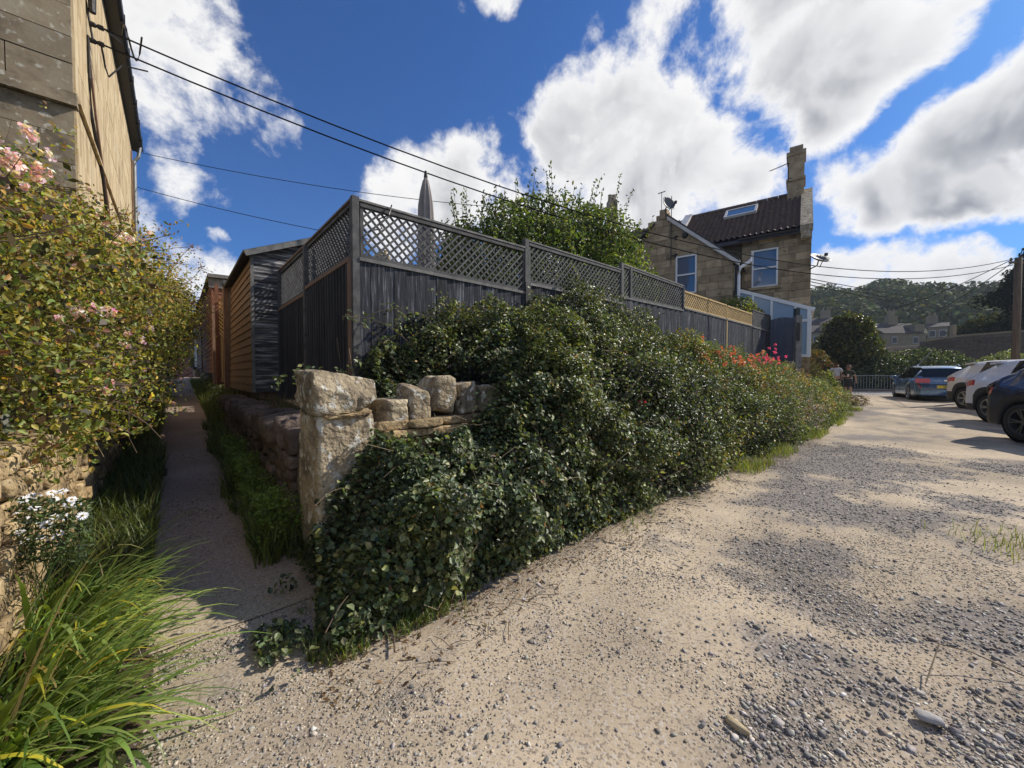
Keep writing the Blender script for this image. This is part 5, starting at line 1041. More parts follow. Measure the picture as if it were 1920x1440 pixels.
mb.build('canes', M_TWIG, bramble)['kind'] = 'stuff'
foliage('cane_leaves', np.array(LP), np.array(LN), r.uniform(.03, .055, len(LP)), palette(len(LP), BC, [3, 4, 2, 3, 1], r), M_GLOSSY, bramble, .66, kind='stuff', rng=r)
mb = MB()
for k in range(110):                                     # bare dead stems along the foot and between the leaves
    t = r.uniform(.35, 9); u = r.uniform(0, .5); o, z = bank(np.array([t]), np.array([u])); a = W(t, float(o[0])+.06, float(z[0])+.02); d = (E3*r.normal()*.8+N3*r.uniform(-.2, .5)+Z3*r.uniform(-.3, .5)).normalized(); e = a+d*r.uniform(.12, .45); e.z = max(e.z, .01)
    mb.tube([a, a.lerp(e, .5)+Vector(r.normal(size=3)*.02), e], .0018, 4)
mb.build('dead_stems', M_DEAD, bramble)['kind'] = 'stuff'
# roses further down the bank
def rosepatch(label, t0, t1, cols, wts, n, flw, seed, hr=(0, 1), bump=.34):
    th = thing('rose_bush', label, 'rose bush', W((t0+t1)/2, .5, 0)); r = np.random.default_rng(seed)
    p, nn, l = bankpts(n, (t0, t1), hr, .12, .2, seed); p = p+nn*bump*.45
    foliage('leaves', p, nn+r.normal(size=p.shape)*.7+np.array([.3, 0, .4]), r.uniform(.025, .06, len(p)), np.where(((fbm(p*1.4, seed+9, 3) > .50) & (r.random(len(p)) < .75) & (p[:, 2] > .35))[:, None], palette(len(p), cols, wts, r), palette(len(p), [(.09, .125, .045), (.05, .07, .028), (.15, .185, .07), (.20, .21, .10)], [4, 3, 3, 1], r))*(.85+1.4*np.clip(l, -.35, .4))[:, None], M_LEAF, th, .55, kind='stuff', rng=r)  # colour darkened in hollows and lightened on lumps, as painted relief shading
    for (px, py, d, s, nf, c) in flw:
        d *= .93; s *= 1.15; nf = max(2, int(nf*1.4)); q = at(px, py, d); k = nf*14; C_ = np.array(q)+r.normal(size=(nf, 3))*[s, s, s*.7]; C2 = np.repeat(C_, 14, 0)+r.normal(size=(k, 3))*.016
        foliage('flower_cluster', C2, r.normal(size=(k, 3))+[0, -.5, .6], .035, palette(k, [c, tuple(min(1, x*1.35) for x in c)], [1, 1], r, .12), M_PETAL, th, .8, rng=r, kind='stuff')
    return th
RT = [(.36, .14, .07), (.20, .21, .055), (.13, .165, .05), (.38, .25, .10), (.06, .085, .035)]
PK = (.65, .10, .16); MG = (.70, .10, .30)
rosepatch('rose bush with red young shoots below the yellow trellis', 7.6, 10.8, RT, [2.2, 2.5, 2.5, 1.2, 1.6], 15000, [(1290, 650, 7.8, .1, 5, (.55, .16, .14)), (1345, 663, 8.7, .14, 10, (.55, .16, .12)), (1395, 676, 9.6, .16, 14, (.65, .18, .16)), (1322, 682, 7.9, .11, 10, (.62, .14, .10)), (1305, 668, 7.6, .10, 7, (.55, .2, .12)), (1380, 690, 8.6, .12, 7, (.6, .2, .16)), (1360, 672, 9.0, .2, 12, (.5, .2, .10)), (1333, 700, 7.5, .05, 3, PK), (1348, 712, 7.6, .02, 1, PK), (1365, 663, 9.5, .12, 5, (.55, .2, .12))], 31)
rosepatch('rose bush with a magenta flower head near the blue grey gate', 10.8, 14.5, RT, [1.8, 2, 2.0, 2, 1.6], 12000, [(1475, 735, 9.9, .03, 2, PK), (1400, 740, 8.4, .03, 2, PK), (1372, 720, 8.2, .04, 2, PK), (1445, 668, 11.2, .18, 18, MG), (1422, 668, 10.6, .12, 7, (.6, .28, .2)), (1425, 700, 9.8, .2, 10, (.5, .22, .14)), (1410, 690, 9.6, .12, 6, (.6, .2, .2)), (1438, 722, 9.8, .03, 1, PK), (1430, 700, 10, .06, 2, (.5, .2, .15))], 32)
rosepatch('tangled briar with pale yellowing leaves at the end of the bank', 14.3, 17.0, [(.22, .2, .06), (.14, .15, .06), (.28, .26, .12), (.08, .09, .04)], [2, 3, 1, 2], 8000, [], 33)
rosepatch('yellow green rose spray with single pink blooms in the middle of the bramble bank', 5.6, 7.2, [(.14, .15, .04), (.08, .10, .035), (.26, .16, .06), (.22, .10, .05)], [3, 3, 1, .7], 4200, [(1207, 753, 5.1, .01, 1, (.75, .05, .12)), (1266, 795, 5.1, .01, 1, (.75, .05, .12))], 34, (.22, .7), .3)
# weeds and litter along the foot
r = np.random.default_rng(50)
def line_pts(n, t0, t1, o0, o1, pw=1): t = t0+(t1-t0)*r.random(n)**pw; o = r.uniform(o0, o1, n); x = P[0]+E[0]*t+N[0]*o; y = P[1]+E[1]*t+N[1]*o; return np.stack([x, y, gz(x, y)+micro(x, y)], 1)
b = line_pts(5000, 5, 16.5, .85, 1.25); k = fbm(b*1.1, 60, 3) > .5; b = b[k]
tag(grass('verge_grass', b, r.uniform(.07, .2, len(b)), .008, palette(len(b), [(.13, .17, .03), (.20, .24, .04), (.24, .2, .08)], [3, 3, 1], r)), 'bright green low weeds and grass along the far foot of the bank')
b = line_pts(1500, -.3, .45, .72, 1.0); b2 = line_pts(500, .3, 3.6, .9, 1.1); b2 = b2[fbm(b2*1.6, 61, 3) > .52]; b = np.concatenate([b[fbm(b*3, 62, 3) > .45], b2])
tag(grass('verge_grass', b, r.uniform(.04, .11, len(b)), .006, palette(len(b), [(.10, .15, .03), (.17, .21, .04), (.2, .16, .07)], [3, 2, 1], r), bend=1.8), 'low fresh green weeds at the near foot of the bramble bank')
b = line_pts(9000, -.3, 12, .80, 1.45, 1.2); o_ = (b[:, 0]-P[0])*N[0]+(b[:, 1]-P[1])*N[1]; k = r.random(len(b)) < (1.5-o_)**1.6*1.4; b = b[k]; b[:, 2] += .008
tag(foliage('leaf_litter', b, r.normal(size=b.shape)*.35+[0, 0, 1], r.uniform(.012, .04, len(b)), palette(len(b), [(.16, .10, .055), (.10, .065, .04), (.25, .18, .10)], [2, 2, 1], r), M_LEAF, None, .4, True, kind='stuff'), 'dry brown leaf litter along the foot of the bank')
mb = MB()
for k in range(150): q = line_pts(1, -.2, 7, .85, 1.3)[0]; d = (E3*r.normal()+N3*r.normal()*.6).normalized()*r.uniform(.05, .22); q = Vector(q)+Z3*.012; mb.tube([q, q+d*.5+Z3*.01, q+d], .002, 4)
tag(mb.build('fallen_twigs', M_TWIG, kind='stuff'), 'thin fallen twigs scattered by the foot of the bank')
for (a, b_, c_, lab) in (((640, 1228), (700, 1180), (728, 1150), 'long pale twig lying on the lane by the foot of the brambles'), ((733, 1190), (735, 1215), (736, 1240), 'short dark upright looking twig lying on the lane')):
    pts = [Vector(((px-960)/FOC*EYE*FOC/(py-HOR), EYE*FOC/(py-HOR), .02)) for px, py in (a, b_, c_)]; tag(MB().tube(pts, .005, 5).build('twig', M_DEAD if 'pale' in lab else M_TWIG), lab, 'twig')
_n = 3400; _t = .15-.62*r.random(_n)**1.3; _o = r.uniform(.12, .95, _n); _f = np.clip((_t+.47)/.6, 0, 1); _x = P[0]+E[0]*_t+N[0]*_o; _y = P[1]+E[1]*_t+N[1]*_o; b = np.stack([_x, _y, gz(_x, _y)+.015+r.random(_n)*(.04+.26*_f**1.5)], 1); _k = fbm(b*3.3, 12, 3)+.35*(_f-.5) > .42; b = b[_k]
foliage('leaves', b, r.normal(size=b.shape)*.6+[.3, 0, .8], r.uniform(.02, .045, len(b)), palette(len(b), BC, [3, 4, 3, 2, .6], r), M_GLOSSY, bramble, .68, kind='stuff', rng=r)
# loose grass at the right edge, bent stalk
b = np.stack([r.normal(3.98, .18, 500), r.normal(2.72, .25, 500), np.full(500, .0)], 1); tag(grass('edge_grass', b, r.uniform(.06, .16, 500), .006, palette(500, [(.12, .16, .04), (.2, .22, .06)], [1, 1], r)), 'small tuft of green grass at the right edge of the lane')
st = [Vector((1.78, 1.62, .02)), Vector((1.98, 1.75, .10)), Vector((2.1, 1.72, .08)), Vector((2.25, 1.62, .03))]; tag(MB().tube(st, .003, 5).build('grass_stalk', M_DEAD), 'bent dry grass stalk near the lower right corner', 'stalk')

# ================================================================ FOOTPATH PLANTS
r = np.random.default_rng(70)
def path_pts(n, s0, s1, q0, q1): s = r.uniform(s0, s1, n); q = r.uniform(q0, q1, n); x = P[0]+L[0]*s+Q[0]*q; y = P[1]+L[1]*s+Q[1]*q; return np.stack([x, y, gz(x, y)+.0], 1)
DG = [(.10, .14, .036), (.15, .19, .05), (.055, .085, .028), (.22, .22, .08)]
b = path_pts(6500, .3, 7, -.02, .40); _q = (b[:, 0]-P[0])*Q[0]+(b[:, 1]-P[1])*Q[1]; b = b[_q < .12+.36*fbm(b*2.1, 63, 3)]; b = b[fbm(b*4.5, 64, 2) > .42]; tag(grass('path_weeds', b, r.uniform(.10, .40, len(b))*(.5+fbm(b*3, 69, 2)), .013, palette(len(b), DG, [4, 3, 3, .6], r), bend=1.6), 'dark arching grass and weeds at the foot of the dark wall on the right of the footpath')
b = path_pts(5200, 6, 20, -.5, .22); tag(grass('path_weeds', b, r.uniform(.15, .55, len(b)), .014, palette(len(b), [(.10, .13, .03), (.15, .17, .045), (.06, .085, .025)], [3, 2, 2], r), bend=1.3), 'taller green weeds below the sheds on the right of the footpath')
b = path_pts(3600, .35, 4.8, .86, 1.34); tag(grass('path_weeds', b, r.uniform(.12, .36, len(b)), .010, palette(len(b), DG, [4, 3, 3, .6], r), bend=1.7), 'dark grass along the left edge of the footpath behind the strap leaves')
b = path_pts(3400, 4.6, 11, .95, 1.5); tag(grass('path_weeds', b, r.uniform(.25, .6, len(b)), .010, palette(len(b), [(.13, .15, .045), (.22, .21, .08), (.07, .09, .03)], [3, 2, 2], r), bend=1.0), 'tall feathery pale grass on the left of the footpath beyond the low wall')
def weedmass(name, label, s0, s1, q0, q1, h, n, size, cols, wts):
    b = path_pts(n, s0, s1, q0, q1); b[:, 2] += h*r.random(n)**.7*(.4+1.2*fbm(b*2.2, 66, 3)); tag(foliage(name, b, r.normal(size=b.shape)*.7+[0, 0, .9], r.uniform(.6, 1.3, n)*size, palette(n, cols, wts, r), M_LEAF, None, .7, True, kind='stuff', rng=r), label)
weedmass('low_herbs', 'dense small leaved green herb at the foot of the pillar side of the footpath', .35, 3.6, -.0, .30, .42, 11000, .026, [(.12, .19, .035), (.17, .25, .05)], [1, 1])
weedmass('low_herbs', 'mixed leafy weeds on the bank under the orange shed', 5.5, 15, -.75, .1, .7, 9000, .045, [(.08, .11, .03), (.13, .15, .04), (.05, .07, .02)], [2, 1, 1])
weedmass('low_herbs', 'leafy creeping weeds in shadow near the pillar foot', -.3, .9, -.35, .12, .13, 2600, .028, [(.05, .075, .02), (.08, .10, .03)], [1, 1])
# growth on the raised bed behind the pillar
b = path_pts(900, 1.2, 6, -.62, -.15); b[:, 2] = .85; k = fbm(b*1.3, 68, 3) > .45; b = b[k]; tag(grass('bed_grass', b, r.uniform(.1, .3, len(b)), .007, palette(len(b), [(.24, .15, .07), (.09, .11, .03), (.16, .13, .05)], [2, 2, 1], r), bend=1.0), 'dry orange and green grass on top of the retaining wall')
b = path_pts(2200, .7, 3.0, -.5, -.12); b[:, 2] = .82+.22*r.random(len(b)); tag(foliage('bed_herbs', b, r.normal(size=b.shape)*.7+[0, 0, .9], .026, palette(len(b), [(.055, .075, .03), (.035, .05, .02)], [1, 1], r), M_LEAF, None, .3, True, kind='stuff', rng=r), 'dark trailing herb over the cope stones beside the pillar')
mb = MB()
for (s, q, h) in ((1.0, -.55, .75), (1.15, -.5, .5), (1.6, -.62, .9), (.9, -.6, .4)):
    a = F(s, q, .85); mb.tube([a, a+Z3*h*.6+Vector((.03, 0, 0)), a+Z3*h+Vector((-.02, .02, 0))], .004, 4)
tag(mb.build('dry_stalks', M_DEAD), 'a few tall dry stalks standing before the dark side fence', 'stalks')
# green hedge far down on the left of the path
tree('privet_hedge', 'dense green hedge on the left at the far end of the footpath', F(14, 1.6, .6), [(*F(12.5, 1.75, 1.5), .9, .9, 1.0), (*F(14.5, 1.8, 1.6), 1.1, 1.1, 1.1), (*F(17, 1.9, 1.8), 1.3, 1.3, 1.2)], 8000, .07, [(.06, .10, .02), (.10, .15, .03), (.035, .05, .015)], [2, 2, 2], cat='hedge', seed=23)
tree('golden_tree', 'yellow leaved small tree beyond the climbing rose', F(13, 1.2, .6), [(*F(12, 1.35, 3.4), .95, .95, .9), (*F(13.5, 1.3, 3.6), 1.1, 1.1, .9), (*F(15.5, 1.3, 3.3), 1.2, 1.3, 1.2)], 6500, .085, [(.40, .30, .04), (.26, .26, .05), (.14, .17, .04)], [3, 3, 2], cat='tree', seed=24)
tree('dark_evergreen', 'dark evergreen far behind the golden tree', (-24, 30, 1), [(-23.2, 29, 4.6, 1.8, 1.5, 1.5)], 2500, .2, [(.03, .04, .02), (.05, .06, .025)], [1, 1], M_FAR, seed=25)
# ---- the climbing rose over the low wall
rs_ = thing('climbing_rose', 'huge yellowing climbing rose with pale pink blooms in front of the left house', 'rose bush', F(2.5, 1.5, .9))
bl = [(*F(.6, 1.75, 1.75), .75, .75, .80), (*F(1.5, 1.62, 1.95), .85, .85, .98), (*F(2.6, 1.55, 2.05), .9, .9, 1.0), (*F(3.8, 1.40, 2.05), .85, .85, .95), (*F(5.0, 1.22, 2.15), .80, .80, .88), (*F(6.2, 1.15, 2.3), .85, .85, .85), (*F(1.2, 1.85, 2.45), .5, .6, .45), (*F(7.4, 1.25, 2.25), .9, .9, .85), (*F(-.2, 1.85, 1.7), .6, .6, .8), (*F(.4, 1.45, 1.2), .55, .4, .42), (*F(1.3, 1.35, 1.2), .6, .4, .45), (*F(2.3, 1.3, 1.2), .6, .4, .5), (*F(3.4, 1.25, 1.25), .6, .4, .5)]
r = np.random.default_rng(81); n = 92000
Pt, Nn = blobs_pts(bl, n, .34, .62, 1.9, 82, r, zmin=.80)
RC = np.array([(.28, .26, .055), (.40, .33, .07), (.14, .17, .04), (.44, .26, .07), (.25, .13, .06), (.19, .23, .055)])
hgt = np.clip((Pt[:, 2]-1.6)/1.3+(fbm(Pt*1.4, 83, 3)-.5)*1.6, 0, 1)[:, None]
ca = palette(n, RC, [3, 2, 3, .6, .3, 3], r); cb = palette(n, RC, [2.5, 3, 1, 2.2, 1.8, 1], r); pk = r.random((n, 1)) < hgt; c = np.where(pk, cb, ca)*(.62+.76*fbm(Pt*2.2, 85, 3)[:, None])
foliage('leaves', Pt, Nn+r.normal(size=Pt.shape)*.75, .016+.03*r.random(n)**1.3, c, M_LEAF, rs_, .55, kind='stuff', rng=r)
Pt, Nn = blobs_pts(bl, 9000, .9, .2, 1.6, 84, r, zmin=1.0); foliage('inner_leaves', Pt*.0+(Pt), Nn+r.normal(size=Pt.shape), .07, palette(9000, [(.05, .05, .02), (.09, .06, .03)], [1, 1], r), M_LEAF, rs_, .6, True, kind='stuff', rng=r)  # dull dark colour stands in for the shade deep inside the bush
mb = MB(); LP = []; CL = []
for k in range(560):
    b = bl[r.integers(len(bl))]; d = unit(r.normal(size=(1, 3))*[1, 1, .6]+[[.25, -.1, .5]])[0]; s = Vector(np.array(b[:3])+d*np.array(b[3:])*.75); dr = Vector(d)+Vector(r.normal(size=3)*.35); ln = r.uniform(.15, .42); pts = [s]
    for q in range(4): dr = dr.normalized()+Vector(r.normal(size=3)*.2)+Z3*.03; pts.append(pts[-1]+dr*ln/4)
    mb.tube(pts, [.004, .0035, .003, .0025, .002], 4)
    for q in range(1, 5):
        if r.random() < .6: LP.append(np.array(pts[q])+r.normal(size=3)*.02)
for (b0, b1, b2) in ((F(5.6, .75, 2.75), F(5.9, .45, 2.95), F(6.2, .28, 2.80)), (F(5.2, .8, 2.6), F(5.4, .5, 2.9), F(5.6, .35, 3.15)), (F(6, .7, 2.3), F(6.3, .45, 2.45), F(6.6, .35, 2.2)), (F(4.8, .8, 2.8), F(5, .6, 3.2), F(5.1, .5, 3.35))):
    mb.tube([b0, b1, b2], [.007, .005, .003], 5)
    for k in range(9):
        f = r.random(); a = b0.lerp(b1, f) if f < .5 else b1.lerp(b2, f); e = a+Vector(r.normal(size=3)*.09); mb.tube([a, e], .0025, 4)
        for m_ in range(3): LP.append(np.array(e)+r.normal(size=3)*.018)
    for m_ in range(16): LP.append(np.array(b2)+r.normal(size=3)*.04)
mb.build('twigs', M_TWIG, rs_)['kind'] = 'stuff'; foliage('seed_heads', np.array(LP), r.normal(size=(len(LP), 3)), .03, palette(len(LP), [(.26, .12, .08), (.16, .13, .05), (.12, .08, .05)], [2, 1, 2], r), M_LEAF, rs_, .7, kind='stuff', rng=r)
for (px, py, d, s, nf) in ((22, 305, 2.35, .085, 16), (60, 300, 2.45, .05, 7), (12, 325, 2.4, .05, 6), (168, 585, 2.6, .045, 9), (205, 435, 3.5, .05, 5), (235, 452, 3.7, .04, 4), (243, 622, 3.6, .05, 4), (208, 730, 2.9, .022, 4), (262, 455, 4.2, .05, 4), (235, 648, 3.3, .02, 2)):
    d *= .88; q = at(px, py, d); k = nf*16; C_ = np.array(q)+r.normal(size=(nf, 3))*s; C2 = np.repeat(C_, 16, 0)+r.normal(size=(k, 3))*.013
    foliage('flower_cluster', C2, r.normal(size=(k, 3))*.8+(C2-np.repeat(C_, 16, 0))*40+[.3, -.5, .5], .026, palette(k, [(.82, .58, .66), (.86, .76, .78), (.74, .34, .50)], [3, 3, 1], r, .08), M_PETAL, rs_, .85, rng=r, kind='stuff')
# creeper and stalks before the low wall
mb = MB()
for k in range(60): s = r.uniform(.0, 3); a = F(s, 1.25+r.random()*.1, .9); e = a+Vector((r.normal()*.06, r.normal()*.06, -r.uniform(.12, .35))); mb.tube([a, e], .002, 4)
tag(mb.build('hanging_stems', M_DEAD, kind='stuff'), 'thin dry stems hanging over the low yellow wall')
# ---- strap-leaved clump at the left front
dl = thing('strap_leaf_clump', 'large clump of arching green strap leaves in the left foreground', 'plant', F(-.15, 1.15, 0)); r = np.random.default_rng(90)
def clump(n, cx, s_r, lmin, lmax, cols, wts, asobj, wid=(.022, .038), bmin=1.0, bmax=2.2, az0=-60, az1=200, elk=(.75, 1.02), part='leaf'):
    a = np.radians(r.uniform(az0, az1, n)); d = np.stack([np.cos(a), np.sin(a), 0*a], 1); c = np.array(cx)[r.integers(len(cx), size=n)]+r.normal(size=(n, 2))*s_r
    b = np.stack([c[:, 0], c[:, 1], gz(c[:, 0], c[:, 1])], 1)+d*.03; ln = r.uniform(lmin, lmax, n); V, Fs, k = ribbons(b, d, ln, r.uniform(*wid, n), r.uniform(bmin, bmax, n), 8, r, upk=r.uniform(*elk, n))
    V = V.reshape(n, k, 3); V[:, :, 2] = np.maximum(V[:, :, 2], .012); c = palette(n, cols, wts, r, .16); F1 = np.array([[2*q, 2*q+1, 2*q+3, 2*q+2] for q in range(8)])
    if asobj:
        for q in range(n): mk(part, V[q], F1, M_STRAP, dl, True, col=np.tile(c[q], (k, 1)))
    else: o = mk('leaves', V.reshape(-1, 3), Fs, M_STRAP, dl, True, col=np.repeat(c, k, 0)); o['kind'] = 'stuff'
M_STRAP = leafmat('strap_leaf_surface', .34, .32, .5)
cx = [tuple(F(s, q))[:2] for (s, q) in ((-.55, 1.14), (-.35, 1.22), (-.15, 1.16), (.05, 1.2), (.25, 1.22), (-.7, 1.26), (-.8, 1.16), (.4, 1.24))]
SG = [(.19, .27, .065), (.28, .37, .095), (.10, .165, .045), (.42, .46, .13)]
clump(262, cx, .06, .38, .74, SG, [4, 4, 3, 1.3], True, az0=-65, az1=85, bmin=.75, bmax=1.9, elk=(.42, .92))
clump(420, cx, .08, .28, .64, SG, [4, 4, 4, .8], False, wid=(.010, .019), az0=-75, az1=110, bmin=.7, bmax=1.8, elk=(.40, .98))
clump(34, cx, .07, .4, .66, [(.50, .46, .05), (.42, .30, .08), (.55, .52, .1)], [3, 1, 1], True, az0=-90, az1=60, bmin=1.8, bmax=2.9)
clump(60, cx, .1, .25, .6, [(.34, .24, .12), (.26, .16, .08)], [1, 1], False, wid=(.004, .009), az0=-90, az1=150, bmin=1.5, bmax=3)
clump(22, cx, .06, .6, .85, [(.10, .16, .04), (.30, .26, .12)], [3, 1], True, wid=(.007, .014), az0=0, az1=100, bmin=.35, bmax=.9, elk=(.95, 1.05))
cx2 = [tuple(F(s, q))[:2] for (s, q) in ((-1.15, 1.02), (-1.0, .95))]
clump(16, cx2, .05, .3, .55, SG, [4, 4, 3, 1], True, wid=(.018, .028), az0=-110, az1=0, bmin=2.2, bmax=3.2)
# soil bed under it with herbs
V = []; 
bs = np.linspace(-1.7, 4.4, 60); bq = np.linspace(.82, 1.40, 12); Sg, Qg = np.meshgrid(bs, bq, indexing='ij'); X = P[0]+L[0]*Sg+Q[0]*Qg; Y = P[1]+L[1]*Sg+Q[1]*Qg
Z = gz(X, Y)+.05*ss(.82, 1.1, Qg)+(fbm(np.stack([X*6, Y*6, X*0], -1).reshape(-1, 3), 3, 3).reshape(X.shape)-.5)*.05-.012*(Qg < .85); a = (np.arange(59)[:, None]*12+np.arange(11)[None]).ravel()
o = mk('planting_bed', np.stack([X, Y, Z], -1).reshape(-1, 3), np.stack([a, a+1, a+13, a+12], 1), M_SOIL, None, True, loc=(0, 0, 0)); o['kind'] = 'structure'
b = path_pts(2600, -1.6, .6, .8, 1.25); b[:, 2] += .02+.05*r.random(len(b)); tag(foliage('bed_litter', b, r.normal(size=b.shape)*.5+[0, 0, 1], r.uniform(.008, .026, len(b)), palette(len(b), [(.07, .10, .03), (.22, .17, .10), (.13, .09, .06), (.5, .48, .42)], [3, 2, 2, .3], r), M_LEAF, None, .5, True, kind='stuff', rng=r), 'small weeds and dry leaf scraps under the strap leaf clump')
# ---- white daisies
da = thing('daisy_plant', 'white daisy plant with yellow centred flowers among the strap leaves at the left edge', 'flowers', F(.25, 1.35, 0)); r = np.random.default_rng(95)
DS = [(10, 935), (52, 932), (38, 938), (62, 932), (95, 938), (111, 922), (128, 938), (118, 944), (122, 947), (7, 945), (18, 962), (5, 972), (57, 955), (40, 978), (93, 971), (114, 971), (64, 980), (78, 986), (18, 980), (27, 1000), (15, 1006), (35, 1018), (66, 1010), (84, 1012), (102, 1003), (147, 969), (141, 949), (90, 925), (30, 955), (-20, 960), (-30, 985), (-15, 1010)]
st_ = MB()
for k, (px, py) in enumerate(DS):
    d = 1.62+.22*r.random()+(1010-py)*.0025; c = at(px, py, d); nm = Vector((r.normal()*.35+.35, -.5+r.normal()*.25, .85)).normalized(); a = nm.cross(Vector((1, 0, 0))).normalized(); b_ = nm.cross(a); rr = .0215*r.uniform(.85, 1.15)
    m = MB(); npt = 17
    for q in range(npt):
        th = 2*math.pi*q/npt+r.normal()*.05; dv = a*math.cos(th)+b_*math.sin(th); sv = a*-math.sin(th)+b_*math.cos(th); dz = nm*r.normal()*.0015
        m.add([c+dv*.004-sv*.001, c+dv*rr*.65-sv*.0028+dz, c+dv*rr+dz*2-nm*.002, c+dv*rr*.65+sv*.0028+dz, c+dv*.004+sv*.001], [(0, 1, 2, 3, 4)])
    fo = mk('flower', m.V, m.F, M_PW if k else (M_PW := mat('white_petal', (.82, .82, .84), (.74, .74, .78), 9, .6, bump=0, vary=.05)), da)
    MB().lathe([(.0055, .0), (.005, .0025), (.002, .004), (0, .0042)], c, nm, 8).build('disc', M_YC if k else (M_YC := mat('yellow_disc', (.50, .36, .06), (.35, .22, .05), 9, .8, bump=0, vary=.1)), fo)
    e = F(.25+r.normal()*.15, 1.3+r.normal()*.1, .05); st_.tube([c-nm*.001, c-Z3*.08, e.lerp(c, .4), e], .002, 4)
st_.build('stems', mat('green_stem', (.07, .11, .03), vary=0), da)['kind'] = 'stuff'
b = np.array([list(at(r.uniform(-60, 165), r.uniform(935, 1060), r.uniform(1.68, 2.0))) for k in range(1500)]); foliage('leaves', b, r.normal(size=b.shape)*.8+[.3, -.3, .8], .028, palette(1500, [(.06, .09, .03), (.09, .13, .04), (.035, .055, .02)], [3, 2, 2], r), M_LEAF, da, .34, kind='stuff', rng=r)
# ================================================================ CARS
def paint(name, c, flake=0.):
    m = bpy.data.materials.new(name); m.use_nodes = True; t = m.node_tree; b = t.nodes['Principled BSDF']; b.inputs['Base Color'].default_value = (*c, 1); b.inputs['Roughness'].default_value = .35; b.inputs['Coat Weight'].default_value = .8; b.inputs['Coat Roughness'].default_value = .06; b.inputs['Metallic'].default_value = flake
    tc = nd(t, 'ShaderNodeTexCoord'); n = nd(t, 'ShaderNodeTexNoise'); n.inputs['Scale'].default_value = 3; n.inputs['Detail'].default_value = 6; lk(t, tc.outputs['Object'], n.inputs[0])
    lk(t, smooth(t, n.outputs['Fac'], .35, .75, .22, .5), b.inputs['Roughness']); return m
M_TYRE = mat('tyre_rubber', (.028, .028, .028), (.02, .02, .02), 30, .8, vary=0); M_CLAD = mat('dark_plastic_cladding', (.035, .036, .038), (.025, .026, .028), 40, .6, vary=0)
M_RED = paint('red_lens', (.50, .012, .018)); M_ALLOY = mat('alloy_rim', (.38, .38, .39), (.3, .3, .31), 8, .35, metal=.8, vary=0, bump=0); M_DALLOY = mat('dark_alloy_rim', (.10, .105, .11), (.08, .08, .09), 8, .4, metal=.7, vary=0, bump=0)
M_PLATE = mat('yellow_plate', (.75, .55, .04), (.7, .5, .03), 3, .5, vary=0, bump=0); M_CHROME = mat('chrome', (.6, .6, .62), (.5, .5, .52), 3, .15, metal=1, vary=0, bump=0)
def wheel(parent, c, ax, R, w, m_rim, spokes=5, twin=True):
    """c hub centre, ax outward unit axis"""
    t = bpy.data.objects.new('wheel', None); link(t, parent); t.location = c-wpos(parent)
    MB().lathe([(R*.66, -w*.5), (R*.9, -w*.5), (R*.98, -w*.42), (R, -w*.25), (R, w*.25), (R*.98, w*.42), (R*.9, w*.5), (R*.70, w*.49), (R*.66, w*.42), (R*.66, -w*.5)], c, ax, 36).build('tyre', M_TYRE, t, True)
    rim = MB().lathe([(R*.67, w*.44), (R*.69, w*.48), (R*.65, w*.46), (R*.62, w*.2), (R*.60, -w*.1)], c, ax, 36)
    up = Z3; sd = ax.cross(up).normalized()
    for k in range(spokes):
        for da_ in ((-.13, .13) if twin else (0,)):
            a = 2*math.pi*k/spokes+.3+da_; dv = up*math.cos(a)+sd*math.sin(a); tv = up*-math.sin(a)+sd*math.cos(a); p0 = c+ax*w*.30+dv*R*.12; p1 = c+ax*w*.40+dv*R*.66
            rim.beam(p0, p1, R*.075 if twin else R*.12, .025, tv)
    rim.lathe([(0, w*.42), (R*.13, w*.40), (R*.16, w*.34), (R*.16, w*.1)], c, ax, 16); rim.build('rim', m_rim, t, False)
    MB().lathe([(0, .0), (R*.64, .0)], c+ax*-w*.1, ax, 24).build('brake_disc', M_BLACK, t); return t
